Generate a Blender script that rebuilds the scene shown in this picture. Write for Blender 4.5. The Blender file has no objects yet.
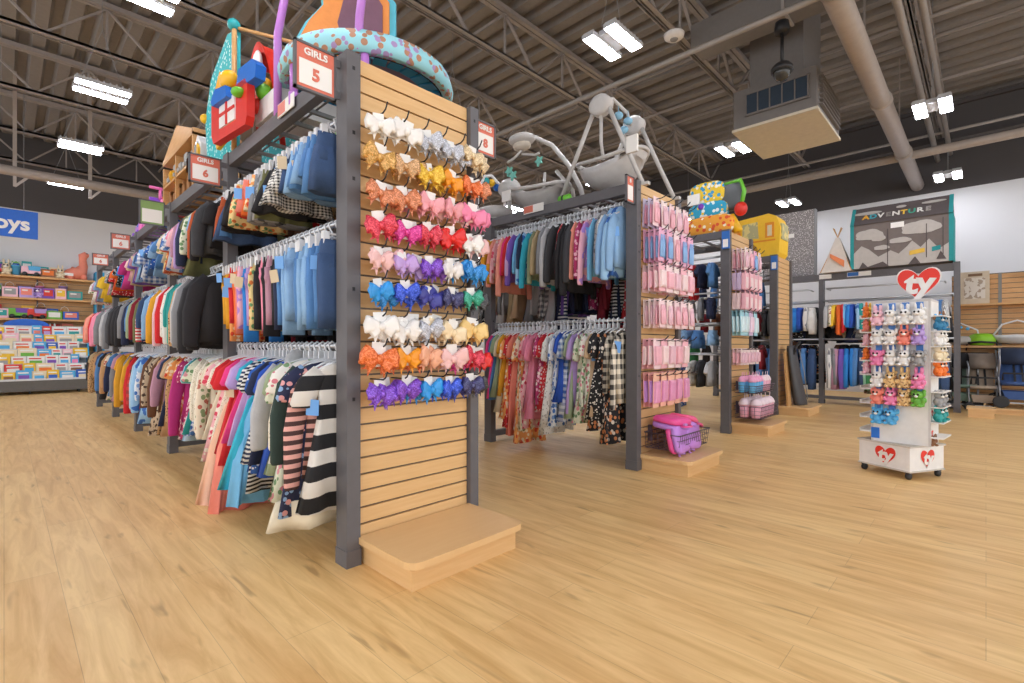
EXPO = 1.0; WORLD = 1.1; LAMP = 26.0
import bpy, math, random
from mathutils import Vector, Matrix
random.seed(7)
PI = math.pi
sin, cos = math.sin, math.cos
C = bpy.context.scene.collection
ORD = ('zero first second third fourth fifth sixth seventh eighth ninth tenth eleventh twelfth thirteenth fourteenth fifteenth '
       'sixteenth seventeenth eighteenth nineteenth twentieth twenty-first twenty-second twenty-third twenty-fourth twenty-fifth '
       'twenty-sixth twenty-seventh twenty-eighth twenty-ninth thirtieth thirty-first thirty-second thirty-third thirty-fourth thirty-fifth thirty-sixth thirty-seventh thirty-eighth thirty-ninth fortieth').split()

# ------------------------------------------------------------------ mesh builder
class MB:
    def __init__(s): s.v = []; s.f = []; s.m = []; s.sm = []
    def add(s, vs, fs, m=0, smooth=False):
        k = len(s.v); s.v += [tuple(p) for p in vs]
        for f in fs: s.f.append([i + k for i in f]); s.m.append(m); s.sm.append(smooth)
        return s
    def box(s, x0, x1, y0, y1, z0, z1, m=0, mat=None):
        vs = [(x0,y0,z0),(x1,y0,z0),(x1,y1,z0),(x0,y1,z0),(x0,y0,z1),(x1,y0,z1),(x1,y1,z1),(x0,y1,z1)]
        if mat is not None: vs = [mat @ Vector(p) for p in vs]
        return s.add(vs, [(0,3,2,1),(4,5,6,7),(0,1,5,4),(1,2,6,5),(2,3,7,6),(3,0,4,7)], m)
    def bar(s, p0, p1, w, h, m=0):
        p0, p1 = Vector(p0), Vector(p1); d = (p1-p0).normalized()
        up = Vector((0,0,1)) if abs(d.z) < .95 else Vector((0,1,0))
        a = d.cross(up).normalized()*w/2; b = a.normalized().cross(d).normalized()*h/2
        vs = [p+q for p in (p0,p1) for q in (-a-b, a-b, a+b, -a+b)]
        return s.add(vs, [(0,1,2,3),(7,6,5,4),(0,4,5,1),(1,5,6,2),(2,6,7,3),(3,7,4,0)], m)
    def tube(s, pts, r, n=8, m=0, closed=False):
        pts = [Vector(p) for p in pts]; N = len(pts)
        rr = r if isinstance(r, (list, tuple)) else [r]*N
        prev = None; vs = []
        for i, p in enumerate(pts):
            if closed: t = pts[(i+1) % N] - pts[i-1]
            else: t = pts[min(i+1, N-1)] - pts[max(i-1, 0)]
            t = t.normalized() if t.length > 1e-9 else Vector((0,0,1))
            if prev is None:
                ref = Vector((0,0,1)) if abs(t.z) < .9 else Vector((1,0,0))
                a = t.cross(ref).normalized()
            else:
                a = prev - t*prev.dot(t); a = a.normalized() if a.length > 1e-6 else t.orthogonal().normalized()
            prev = a; b = t.cross(a)
            vs += [p + (a*cos(2*PI*k/n) + b*sin(2*PI*k/n))*rr[i] for k in range(n)]
        fs = []
        for i in range(N if closed else N-1):
            j = (i+1) % N
            for k in range(n): l = (k+1) % n; fs.append((i*n+k, i*n+l, j*n+l, j*n+k))
        if not closed: fs += [tuple(range(n-1,-1,-1)), tuple(range((N-1)*n, N*n))]
        return s.add(vs, fs, m, True)
    def loft(s, rings, m=0, smooth=True, cap=True):
        n = len(rings[0]); vs = [p for r in rings for p in r]; fs = []
        for i in range(len(rings)-1):
            for k in range(n): l = (k+1) % n; fs.append((i*n+k, i*n+l, (i+1)*n+l, (i+1)*n+k))
        if cap: fs += [tuple(range(n-1,-1,-1)), tuple(range((len(rings)-1)*n, len(rings)*n))]
        return s.add(vs, fs, m, smooth)
    def lathe(s, prof, n=16, m=0, o=(0,0,0), mat=None, cap=True):
        rings = []
        for r, z in prof:
            q = [Vector((o[0]+r*cos(2*PI*k/n), o[1]+r*sin(2*PI*k/n), o[2]+z)) for k in range(n)]
            rings.append([mat @ p for p in q] if mat is not None else q)
        return s.loft(rings, m, True, cap)
    def ball(s, c, rx, ry=None, rz=None, m=0, n=12, h=8, mat=None):
        ry = rx if ry is None else ry; rz = rx if rz is None else rz
        rings = []
        for i in range(h+1):
            a = -PI/2 + PI*(i if 0 < i < h else (.06 if i == 0 else h-.06))/h
            q = [Vector((rx*cos(a)*cos(2*PI*k/n), ry*cos(a)*sin(2*PI*k/n), rz*sin(a))) for k in range(n)]
            if mat is not None: q = [mat @ p for p in q]
            rings.append([p + Vector(c) for p in q])
        return s.loft(rings, m)
    def prism(s, poly, plane, d0, d1, m=0, smooth=False):
        """outline poly in plane 'xz' 'yz' or 'xy', given real thickness from d0 to d1"""
        put = {'xz': lambda p, d: (p[0], d, p[1]), 'yz': lambda p, d: (d, p[0], p[1]), 'xy': lambda p, d: (p[0], p[1], d)}[plane]
        n = len(poly); vs = [put(p, d0) for p in poly] + [put(p, d1) for p in poly]
        fs = [tuple(range(n)), tuple(range(2*n-1, n-1, -1))] + [(i, n+i, n+(i+1) % n, (i+1) % n) for i in range(n)]
        return s.add(vs, fs, m, smooth)
    def xf(s, M): s.v = [tuple(M @ Vector(p)) for p in s.v]; return s
    def mesh(s, name, mats):
        me = bpy.data.meshes.new(name); me.from_pydata(s.v, [], s.f)
        for k in (mats if isinstance(mats, (list, tuple)) else [mats]): me.materials.append(k)
        me.polygons.foreach_set('material_index', s.m); me.polygons.foreach_set('use_smooth', s.sm)
        me.update(); return me
    def build(s, name, mats, parent=None, loc=(0,0,0), rot=(0,0,0)):
        o = bpy.data.objects.new(name, s.mesh(name, mats)); C.objects.link(o)
        o.location = loc; o.rotation_euler = rot; o.parent = parent
        return o

def link(name, me, parent=None, loc=(0,0,0), rot=(0,0,0), scale=None, mat=None):
    o = bpy.data.objects.new(name, me); C.objects.link(o); o.location = loc; o.rotation_euler = rot
    if scale: o.scale = scale
    o.parent = parent
    if mat is not None:
        o.material_slots[0].link = 'OBJECT'; o.material_slots[0].material = mat
    return o
LABELS = {}
def tag(o, label, cat, group=None):
    n = len(label.split())
    if not 4 <= n <= 16: print('LABEL LENGTH', n, label)
    if label in LABELS: print('DUP LABEL', label)
    LABELS[label] = 1
    o['label'] = label; o['category'] = cat
    if group: o['group'] = group
    return o
def thing(name, label, cat, loc=(0,0,0), rz=0, group=None):
    o = bpy.data.objects.new(name, None); C.objects.link(o); o.empty_display_size = .1
    o.location = loc; o.rotation_euler = (0,0,rz); return tag(o, label, cat, group)
def struct(name, mb, mats):
    o = mb.build(name, mats); o['kind'] = 'structure'; return o
def text(name, body, size, loc, rot, mat, parent=None, bold=.0, ext=.002, align='CENTER'):
    cu = bpy.data.curves.new(name, 'FONT'); cu.body = body; cu.size = size; cu.offset = bold; cu.extrude = ext
    cu.align_x = align; cu.align_y = 'CENTER'; cu.resolution_u = 3
    f = bpy.data.objects.new(name, cu); C.objects.link(f)
    me = bpy.data.meshes.new_from_object(f.evaluated_get(bpy.context.evaluated_depsgraph_get())); me.materials.clear(); me.materials.append(mat)
    bpy.data.objects.remove(f); bpy.data.curves.remove(cu)
    o = bpy.data.objects.new(name, me); C.objects.link(o); o.location = loc; o.rotation_euler = rot; o.parent = parent; return o
FNY = (PI/2, 0, 0)          # lettering that faces -Y
FNX = (PI/2, 0, -PI/2)      # lettering that faces -X

# ------------------------------------------------------------------ materials
def lin(h):
    h = h.lstrip('#'); o = []
    for i in (0,2,4):
        c = int(h[i:i+2],16)/255; o.append(c/12.92 if c <= .04045 else ((c+.055)/1.055)**2.4)
    return (*o, 1)
MATS = {}
def new_mat(name):
    m = bpy.data.materials.new(name); m.use_nodes = True; nt = m.node_tree
    return m, nt, nt.nodes['Principled BSDF']
def nd(nt, t, **kw):
    n = nt.nodes.new(t)
    for k, v in kw.items():
        if k.startswith('i_'): n.inputs[int(k[2:])].default_value = v
        else: setattr(n, k, v)
    return n
def mixc(nt, fac, a, b):
    n = nt.nodes.new('ShaderNodeMix'); n.data_type = 'RGBA'
    if hasattr(fac, 'is_output'): nt.links.new(fac, n.inputs[0])
    else: n.inputs[0].default_value = fac
    for s, v in ((6, a), (7, b)):
        if hasattr(v, 'is_output'): nt.links.new(v, n.inputs[s])
        else: n.inputs[s].default_value = v
    return n.outputs[2]
def mth(nt, op, a, b=None):
    n = nd(nt, 'ShaderNodeMath', operation=op)
    for i, v in enumerate((a, b)):
        if v is None: continue
        if hasattr(v, 'is_output'): nt.links.new(v, n.inputs[i])
        else: n.inputs[i].default_value = v
    return n.outputs[0]
def mat(key, kind, c1, c2='#ffffff', c3=None, sc=1.0, rough=.8, metal=0., emit=0.):
    """procedural surface; c1 is its ground colour, c2 c3 those of its pattern"""
    if key in MATS: return MATS[key]
    m, nt, b = new_mat(key); L = nt.links.new
    a1, a2 = lin(c1), lin(c2); a3 = lin(c3) if c3 else a2
    b.inputs['Roughness'].default_value = rough; b.inputs['Metallic'].default_value = metal
    tc = nd(nt, 'ShaderNodeTexCoord'); P = tc.outputs['Object']; xyz = nd(nt, 'ShaderNodeSeparateXYZ'); L(P, xyz.inputs[0])
    def noise(s, d=3): n = nd(nt, 'ShaderNodeTexNoise'); n.inputs['Scale'].default_value = s; n.inputs['Detail'].default_value = d; L(P, n.inputs['Vector']); return n.outputs['Fac']
    def vor(s): n = nd(nt, 'ShaderNodeTexVoronoi'); n.inputs['Scale'].default_value = s; L(P, n.inputs['Vector']); return n
    def band(ax, per, duty=.5): return mth(nt, 'LESS_THAN', mth(nt, 'FRACT', mth(nt, 'MULTIPLY', xyz.outputs[ax], 1/per)), duty)
    col = a1
    if kind == 'solid':
        d = tuple(min(1, x*.86) for x in a1[:3]) + (1,); u = tuple(min(1, x*1.08) for x in a1[:3]) + (1,)
        col = mixc(nt, noise(14), d, u)
    elif kind == 'flat': pass
    elif kind == 'stripe': col = mixc(nt, band(2, sc), a1, a2)
    elif kind == 'vstripe': col = mixc(nt, band(0, sc), a1, a2)
    elif kind == 'plaid':
        col = mixc(nt, mth(nt, 'MULTIPLY', mth(nt, 'ADD', band(0, sc), band(2, sc)), .5), a1, a2)
    elif kind == 'dots':
        col = mixc(nt, mth(nt, 'LESS_THAN', vor(sc).outputs['Distance'], .3), a1, a2)
    elif kind == 'floral':
        v = vor(sc); r = nd(nt, 'ShaderNodeValToRGB'); r.color_ramp.interpolation = 'CONSTANT'
        e = r.color_ramp.elements; e[0].color = a2; e[1].color = a3; e[1].position = .5
        s2 = nd(nt, 'ShaderNodeSeparateColor'); L(v.outputs['Color'], s2.inputs[0]); L(s2.outputs[0], r.inputs[0])
        col = mixc(nt, mth(nt, 'LESS_THAN', v.outputs['Distance'], .42), a1, r.outputs[0])
    elif kind == 'patch':
        col = mixc(nt, mth(nt, 'GREATER_THAN', noise(sc, 2), .55), a1, a2)
    elif kind == 'denim':
        n = noise(10, 4); w = noise(260, 1)
        d = tuple(x*.7 for x in a1[:3]) + (1,); u = tuple(min(1, x*1.35+.02) for x in a1[:3]) + (1,)
        col = mixc(nt, mth(nt, 'MULTIPLY', mth(nt, 'ADD', n, w), .5), d, u)
    elif kind == 'glitter':
        v = vor(sc); s2 = nd(nt, 'ShaderNodeSeparateColor'); L(v.outputs['Color'], s2.inputs[0])
        d = tuple(x*.75 for x in a1[:3]) + (1,); u = tuple(min(1, x*1.4+.1) for x in a1[:3]) + (1,)
        col = mixc(nt, mth(nt, 'POWER', s2.outputs[0], 1.6), d, u)
    elif kind == 'tiles':
        v = vor(sc); v.feature = 'F1'; col = mixc(nt, .55, a1, v.outputs['Color'])
    if hasattr(col, 'is_output'): L(col, b.inputs['Base Color'])
    else: b.inputs['Base Color'].default_value = col
    if emit:
        b.inputs['Emission Color'].default_value = a1; b.inputs['Emission Strength'].default_value = emit
    if kind in ('solid','denim','stripe','vstripe','plaid','dots','floral') and rough > .7:
        bp = nd(nt, 'ShaderNodeBump'); bp.inputs['Strength'].default_value = .25; bp.inputs['Distance'].default_value = .01
        L(noise(30, 2), bp.inputs['Height']); L(bp.outputs[0], b.inputs['Normal'])
    MATS[key] = m; return m
S = lambda k, c, **kw: mat(k, 'solid', c, **kw)
STEEL = S('charcoal_metal', '#656366', rough=.5, metal=.1)
DARK = S('black_plastic', '#232326', rough=.5)
CHROME = mat('chrome', 'flat', '#b9bbbf', rough=.3, metal=.75)
CLEAR = mat('clear_plastic', 'flat', '#e4e6ea', rough=.25)
WHITE = S('white_plastic', '#eceaea', rough=.45)
CARD = mat('white_card', 'flat', '#f1eee9', rough=.6)
GREY = S('grey_plastic', '#8e8f92', rough=.5)
RED = S('red_plastic', '#dd2f22', rough=.4); BLUE = S('blue_plastic', '#1c6fd0', rough=.4)
YELLOW = S('yellow_plastic', '#f2b91c', rough=.4); GREEN = S('green_plastic', '#6cc032', rough=.4)
ORANGE = S('orange_plastic', '#ee6a24', rough=.4); PURPLE = S('purple_plastic', '#8442c4', rough=.4)
PINK = S('pink_plastic', '#ee72b4', rough=.4); TEAL = S('teal_plastic', '#27a5ac', rough=.4)
LILAC = S('lilac_plastic', '#c07fd2', rough=.4); CORAL = S('coral_sign', '#dc7660', rough=.6)
TAGBLUE = mat('blue_tag_card', 'flat', '#6ea6e6', rough=.6); TAGTAN = mat('tan_tag_card', 'flat', '#d8c2a0', rough=.6)

def wood(name, c1, c2, sc=(1,1,1), rough=.45):
    m, nt, b = new_mat(name); L = nt.links.new
    tc = nd(nt, 'ShaderNodeTexCoord'); mp = nd(nt, 'ShaderNodeMapping'); mp.inputs['Scale'].default_value = sc
    L(tc.outputs['Object'], mp.inputs[0]); n = nd(nt, 'ShaderNodeTexNoise'); n.inputs['Scale'].default_value = 6; n.inputs['Detail'].default_value = 6
    L(mp.outputs[0], n.inputs['Vector']); L(mixc(nt, n.outputs['Fac'], lin(c1), lin(c2)), b.inputs['Base Color'])
    b.inputs['Roughness'].default_value = rough; return m
MAPLE = wood('maple_laminate', '#d3a469', '#e6c08b', (.6,.6,9))
MAPLE_FLAT = wood('maple_top', '#dcb17a', '#e4bd88', (.8,6,.8))
PINE = wood('pine_board', '#c08a50', '#dfb27a', (.5,1,8))

def floor_mat():
    m, nt, b = new_mat('oak_floor'); L = nt.links.new
    tc = nd(nt, 'ShaderNodeTexCoord'); mp = nd(nt, 'ShaderNodeMapping'); mp.inputs['Rotation'].default_value = (0,0,PI/2)
    L(tc.outputs['Object'], mp.inputs[0])
    br = nd(nt, 'ShaderNodeTexBrick'); L(mp.outputs[0], br.inputs['Vector'])
    br.offset = .37; br.inputs['Scale'].default_value = 1; br.inputs['Brick Width'].default_value = 1.5; br.inputs['Row Height'].default_value = .2
    br.inputs['Mortar Size'].default_value = .0016; br.inputs['Mortar Smooth'].default_value = .4; br.inputs['Bias'].default_value = 0
    br.inputs['Color1'].default_value = lin('#e0b06c'); br.inputs['Color2'].default_value = lin('#ecc482'); br.inputs['Mortar'].default_value = lin('#b08350')
    m2 = nd(nt, 'ShaderNodeMapping'); m2.inputs['Scale'].default_value = (9, .9, 1); L(tc.outputs['Object'], m2.inputs[0])
    n = nd(nt, 'ShaderNodeTexNoise'); n.inputs['Scale'].default_value = 1.6; n.inputs['Detail'].default_value = 8; n.inputs['Roughness'].default_value = .62; n.inputs['Distortion'].default_value = .8
    L(m2.outputs[0], n.inputs['Vector'])
    r = nd(nt, 'ShaderNodeValToRGB'); e = r.color_ramp.elements; e[0].position = .3; e[0].color = lin('#b58346'); e[1].position = .62; e[1].color = lin('#f6d59a')
    L(n.outputs['Fac'], r.inputs[0])
    m3 = nd(nt, 'ShaderNodeMapping'); m3.inputs['Scale'].default_value = (1.6, .5, 1); L(tc.outputs['Object'], m3.inputs[0])
    k = nd(nt, 'ShaderNodeTexNoise'); k.inputs['Scale'].default_value = 1.9; k.inputs['Detail'].default_value = 3; L(m3.outputs[0], k.inputs['Vector'])
    kr = nd(nt, 'ShaderNodeValToRGB'); e = kr.color_ramp.elements; e[0].position = .58; e[0].color = (0,0,0,1); e[1].position = .75; e[1].color = (.5,.5,.5,1)
    L(k.outputs['Fac'], kr.inputs[0])
    c = mixc(nt, .42, br.outputs['Color'], r.outputs[0])
    c = mixc(nt, kr.outputs[0], c, lin('#c79a5e'))
    m4 = nd(nt, 'ShaderNodeMapping'); m4.inputs['Scale'].default_value = (13, 2.2, 1); L(tc.outputs['Object'], m4.inputs[0])
    q = nd(nt, 'ShaderNodeTexNoise'); q.inputs['Scale'].default_value = 1.1; q.inputs['Detail'].default_value = 2; q.inputs['Distortion'].default_value = .5; L(m4.outputs[0], q.inputs['Vector'])
    qr = nd(nt, 'ShaderNodeValToRGB'); e = qr.color_ramp.elements; e[0].position = .64; e[0].color = (0,0,0,1); e[1].position = .76; e[1].color = (.6,.6,.6,1); L(q.outputs['Fac'], qr.inputs[0])
    c = mixc(nt, qr.outputs[0], c, lin('#9c7040'))
    L(c, b.inputs['Base Color']); b.inputs['Roughness'].default_value = .42
    return m
# ------------------------------------------------------------------ camera, world, room shell
TH = math.atan(474/490.7)
cam = bpy.data.cameras.new('camera'); co = bpy.data.objects.new('camera', cam); C.objects.link(co)
co.location = (0,0,1.2); co.rotation_euler = (PI/2, 0, TH - PI/2)
cam.sensor_width = 36; cam.lens = 490.7/1024*36; cam.shift_y = 4.5/1024; cam.clip_end = 100
bpy.context.scene.camera = co
vs = bpy.context.scene.view_settings
vs.view_transform = 'Standard'; vs.look = 'None'; vs.gamma = 1; vs.exposure = EXPO
try: vs.use_curve_mapping = False
except Exception: pass
w = bpy.data.worlds.new('ambient_fill'); bpy.context.scene.world = w; w.use_nodes = True
w.node_tree.nodes['Background'].inputs[0].default_value = (.93,.96,1,1); w.node_tree.nodes['Background'].inputs[1].default_value = WORLD  # added ambient fill, entering where the room is left open behind the camera

struct('floor', MB().box(-9,15.6,-10,18.5,-.1,0), floor_mat())
WALLW = mat('white_wall_paint', 'flat', '#dcdde0', rough=.8); WALLD = mat('charcoal_wall_paint', 'flat', '#514e50', rough=.8)
struct('wall_back', MB().box(15.5,15.7,-10,18.5,0,4.88), WALLW)
struct('trim_1', MB().box(15.47,15.7,-10,18.5,4.88,7), WALLD)
struct('wall_left', MB().box(-9,15.5,18.3,18.5,0,4.8), WALLW)
struct('trim_2', MB().box(-9,15.5,18.27,18.5,4.8,7), WALLD)
# corrugated roof deck, ribs along Y
DECK = S('roof_deck_metal', '#878280', rough=.6)
mb = MB(); p = .39; z0, z1 = 6.72, 6.84; prof = []
x = -9.0
while x < 15.6: prof += [(x, z0), (x+.17, z0), (x+.22, z1), (x+.34, z1)]; x += p
vs_ = [(a, y, z) for y in (-10, 18.5) for a, z in prof]; n = len(prof)
mb.add(vs_, [(i, i+1, n+i+1, n+i) for i in range(n-1)])
mb.box(-9,15.6,-10,18.5,6.9,7.0)
struct('ceiling', mb, DECK)
JOIST = S('joist_paint', '#9c9592', rough=.55)
def joist(y, zb=5.85, zt=6.6):
    mb = MB()
    for dy in (-.045, .045):
        mb.box(-9,15.45,y+dy-.03,y+dy+.03,zb,zb+.012); mb.box(-9,15.45,y+dy-.012*(1 if dy>0 else -1)-.006,y+dy+.006,zb,zb+.07)
        mb.box(-9,15.45,y+dy-.035,y+dy+.035,zt,zt+.075)
    x = -8.6; s = 0
    while x < 15:
        mb.bar((x,y,zb+.03),(x+.75,y,zt),.045,.03); mb.bar((x+.75,y,zt),(x+1.5,y,zb+.03),.045,.03)
        mb.bar((x+.75,y,zb+.03),(x+.75,y,zt),.03,.03); x += 1.5
    struct('roof_joist', mb, JOIST)
for y in (-6.4,-4,-1.6,.72,3.35,5.62,7.9,10.15,12.65,15.15,17.6): joist(y)
def girder(x):
    mb = MB(); mb.box(x-.1,x+.1,-10,18.3,5.75,5.79); mb.box(x-.012,x+.012,-10,18.3,5.79,6.5); mb.box(x-.1,x+.1,-10,18.3,6.5,6.58)
    struct('roof_girder', mb, WALLD)
girder(14.6)
def pipe(name, pts, r, m, label, n=12):
    tag(MB().tube(pts, r, n).build(name, m), label, 'pipe')
PIPE = S('painted_pipe', '#a59a92', rough=.5); CONDUIT = S('conduit_metal', '#9a9490', rough=.45)
BRIDGE = JOIST
mb = MB()
for x in (-2.6, 3.3, 8.9, 11.2):
    mb2 = MB().bar((x,-10,6.55),(x,18.3,6.55),.04,.04); mb2.bar((x+.3,-10,5.9),(x+.3,18.3,5.9),.035,.035); struct('joist_bridging', mb2, JOIST)
mb = MB().tube([(2,1.2,5.1),(15.45,1.2,5.1)], .13, 16)
for x in (6.2, 9.7, 12.6): mb.lathe([(.15,-.06),(.15,.06)], 16, 0, (0,0,0), Matrix.Translation((x,1.2,5.1)) @ Matrix.Rotation(PI/2,4,'Y'))
t = tag(mb.build('duct_pipe', PIPE), 'wide pale round duct running along the ceiling to the white back wall', 'pipe')
for x in (4.5, 8.2, 12.0):
    MB().bar((x,1.2,5.2),(x,1.2,6.75),.02,.02).build('hanger_rod', CONDUIT, t)
pipe('water_pipe', [(6.25,-10,5.05),(6.25,18,5.05)], .035, CONDUIT, 'thin pale sprinkler pipe crossing above the gondolas beside the round detector')
pipe('gas_pipe', [(12.9,-10,5.1),(12.9,18.2,5.1)], .085, PIPE, 'thick pale pipe crossing in front of the white back wall')
pipe('conduit', [(13.9,-10,5.75),(13.9,18.2,5.75)], .03, CONDUIT, 'thin conduit running just above the thick pale cross pipe')
pipe('conduit', [(2,.82,5.6),(15.4,.82,5.6)], .05, CONDUIT, 'slim conduit running parallel beside the wide round duct')
pipe('conduit', [(2,.6,5.7),(15.4,.6,5.7)], .045, CONDUIT, 'second slim conduit beyond the wide round duct')
t = thing('ceiling_pipe', 'pale horizontal pipe on hangers in front of the dark wall above the toys', 'pipe', (0,14,4.7))
MB().tube([(-8.8,0,0),(5.5,0,0)], .1, 12).build('pipe_run', PIPE, t)
for x, dy in ((.15,0),(1.3,0),(-2.5,0)):
    MB().bar((x,dy,.05),(x,dy,2.0),.06,.06).build('strut', PIPE, t)
    MB().bar((x,0,-.3),(x,0,.0),.05,.05).bar((x,0,-.3),(x+.25,0,.0),.04,.04).build('brace', PIPE, t)

# high bay lights
LENS = mat('lit_led_lens', 'flat', '#f4f6ff', emit=LAMP)
hous = MB()
hous.box(-.32,.32,-.235,-.07,.0,.05); hous.box(-.32,.32,.07,.235,.0,.05); hous.box(-.2,.2,-.07,.07,.02,.085); hous.box(-.09,.09,-.05,.05,.085,.12)
for a in (-1, 1):
    for k in range(9): hous.box(-.3+k*.072,-.285+k*.072,a*.152-.075,a*.152+.075,.05,.075)
hous_me = hous.mesh('housing', S('light_housing', '#b9babd', rough=.5))
lens_me = MB().box(-.3,.3,-.07,.07,-.008,-.001).mesh('lens', LENS)
wire_me = MB().tube([(-.25,0,.08),(0,0,.9),(0,0,1.8)], .004, 5).tube([(.25,0,.08),(0,0,.9)], .004, 5).mesh('cable', GREY)
SEEN = {(1,6.4):'nearest of the lights above the long gondola', (1,9.3):'middle of the lights left of the toy shelf wall',
        (1,12.2):'far light above the pale pipe by the toys wall', (5.2,3.3):'above the middle baby swing gondola',
        (9.6,3.45):'beside the boxy ceiling heater', (9.6,6.4):'low over the baby swings', (10.1,.6):'right of the round duct, nearer one',
        (14.4,.6):'right of the round duct, close to back wall', (14.2,3.7):'far one near the speckled panel'}
k = 0
for X in (-3.4, 1, 5.2, 9.6, 14.2):
    for Y_ in (-5.3, -2.4, .6, 3.4, 6.4, 9.3, 12.2, 15.2):
        x, y = X, Y_
        if (X, Y_) == (5.2,3.4): y = 3.3
        if (X, Y_) == (9.6,3.4): y = 3.45
        if (X, Y_) == (9.6,.6): x = 10.1
        if (X, Y_) == (14.2,.6): x = 14.4
        if (X, Y_) == (14.2,3.4): y = 3.7
        if (x, y) in SEEN: lab = 'lit twin-panel high bay light ' + SEEN[(x,y)]; g = 'high bay ceiling lights'
        else: lab = 'lit twin-panel high bay light hanging outside the photographed aisle'; LABELS.pop(lab, 0)
        t = thing('ceiling_light', lab, 'light', (x,y,4.92), 0, 'high bay ceiling lights')
        hs = link('housing', hous_me, t); link('cable', wire_me, t)
        for s in (-.152,.152): link('lens', lens_me, hs, (0,s,0))

# heater / air unit, pendant camera, round detector
BEIGE = S('heater_beige_panel', '#d0c6b2', rough=.6); UNIT = S('heater_grey_metal', '#77726f', rough=.5)
t = thing('ceiling_heater', 'boxy grey ceiling air unit with beige underside and dark front grille', 'heater', (8.1,1.75,4.62))
MB().box(0,1.5,0,1.15,.02,.62).build('body', UNIT, t); MB().box(-.02,1.52,-.02,1.17,-.02,.02).build('underside', BEIGE, t)
g = MB().box(-.03,-.005,.1,.95,.2,.5,1)
for k in range(6): g.box(-.045,-.02,.1+k*.17-.008,.1+k*.17+.008,.18,.52)
g.box(-.045,-.02,.08,.97,.5,.53); g.box(-.045,-.02,.08,.97,.17,.2); g.build('front_grille', [UNIT, S('dark_grille', '#2d3c4c')], t)
g = MB()
for k in range(7): g.box(.15,1.35,-.05,.0,.1+k*.07,.12+k*.07)
g.build('side_louvre', UNIT, t)
MB().box(.15,1.2,.2,.95,.62,2.05).build('duct_riser', UNIT, t)
t = thing('ceiling_duct', 'long grey rectangular duct hung under the roof deck above the air unit', 'duct', (7.3,1.35,5.75))
MB().box(0,.45,0,1.9,0,.35).build('duct_body', UNIT, t); MB().box(-.02,.47,.6,.64,-.02,.37).build('flange', CONDUIT, t)
MB().box(.05,.38,.1,.9,.36,.42).build('top_bracket', CONDUIT, t)
t = thing('dome_camera', 'black pendant dome camera hanging in front of the ceiling air unit', 'camera', (7.0,1.9,4.75))
MB().lathe([(.01,-.12),(.07,-.1),(.105,-.03),(.11,0)]).build('dome', S('smoked_dome','#3a3936',rough=.15), t)
MB().lathe([(.13,0),(.13,.05),(.09,.1),(.03,.13)]).build('shell', DARK, t); MB().tube([(0,0,.12),(0,0,.5)], .022).build('stem', DARK, t)
MB().lathe([(.08,.5),(.09,.56),(.08,.64),(.03,.66)]).build('mount', DARK, t)
t = thing('ceiling_speaker', 'round white disc detector fixed under the roof joist', 'detector', (6.95,3.35,5.85))
MB().lathe([(.02,-.075),(.1,-.07),(.14,-.04),(.15,0)], 20).build('cover', WHITE, t)
MB().lathe([(.05,-.085),(.06,-.07)], 16).build('centre_cap', GREY, t)
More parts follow.
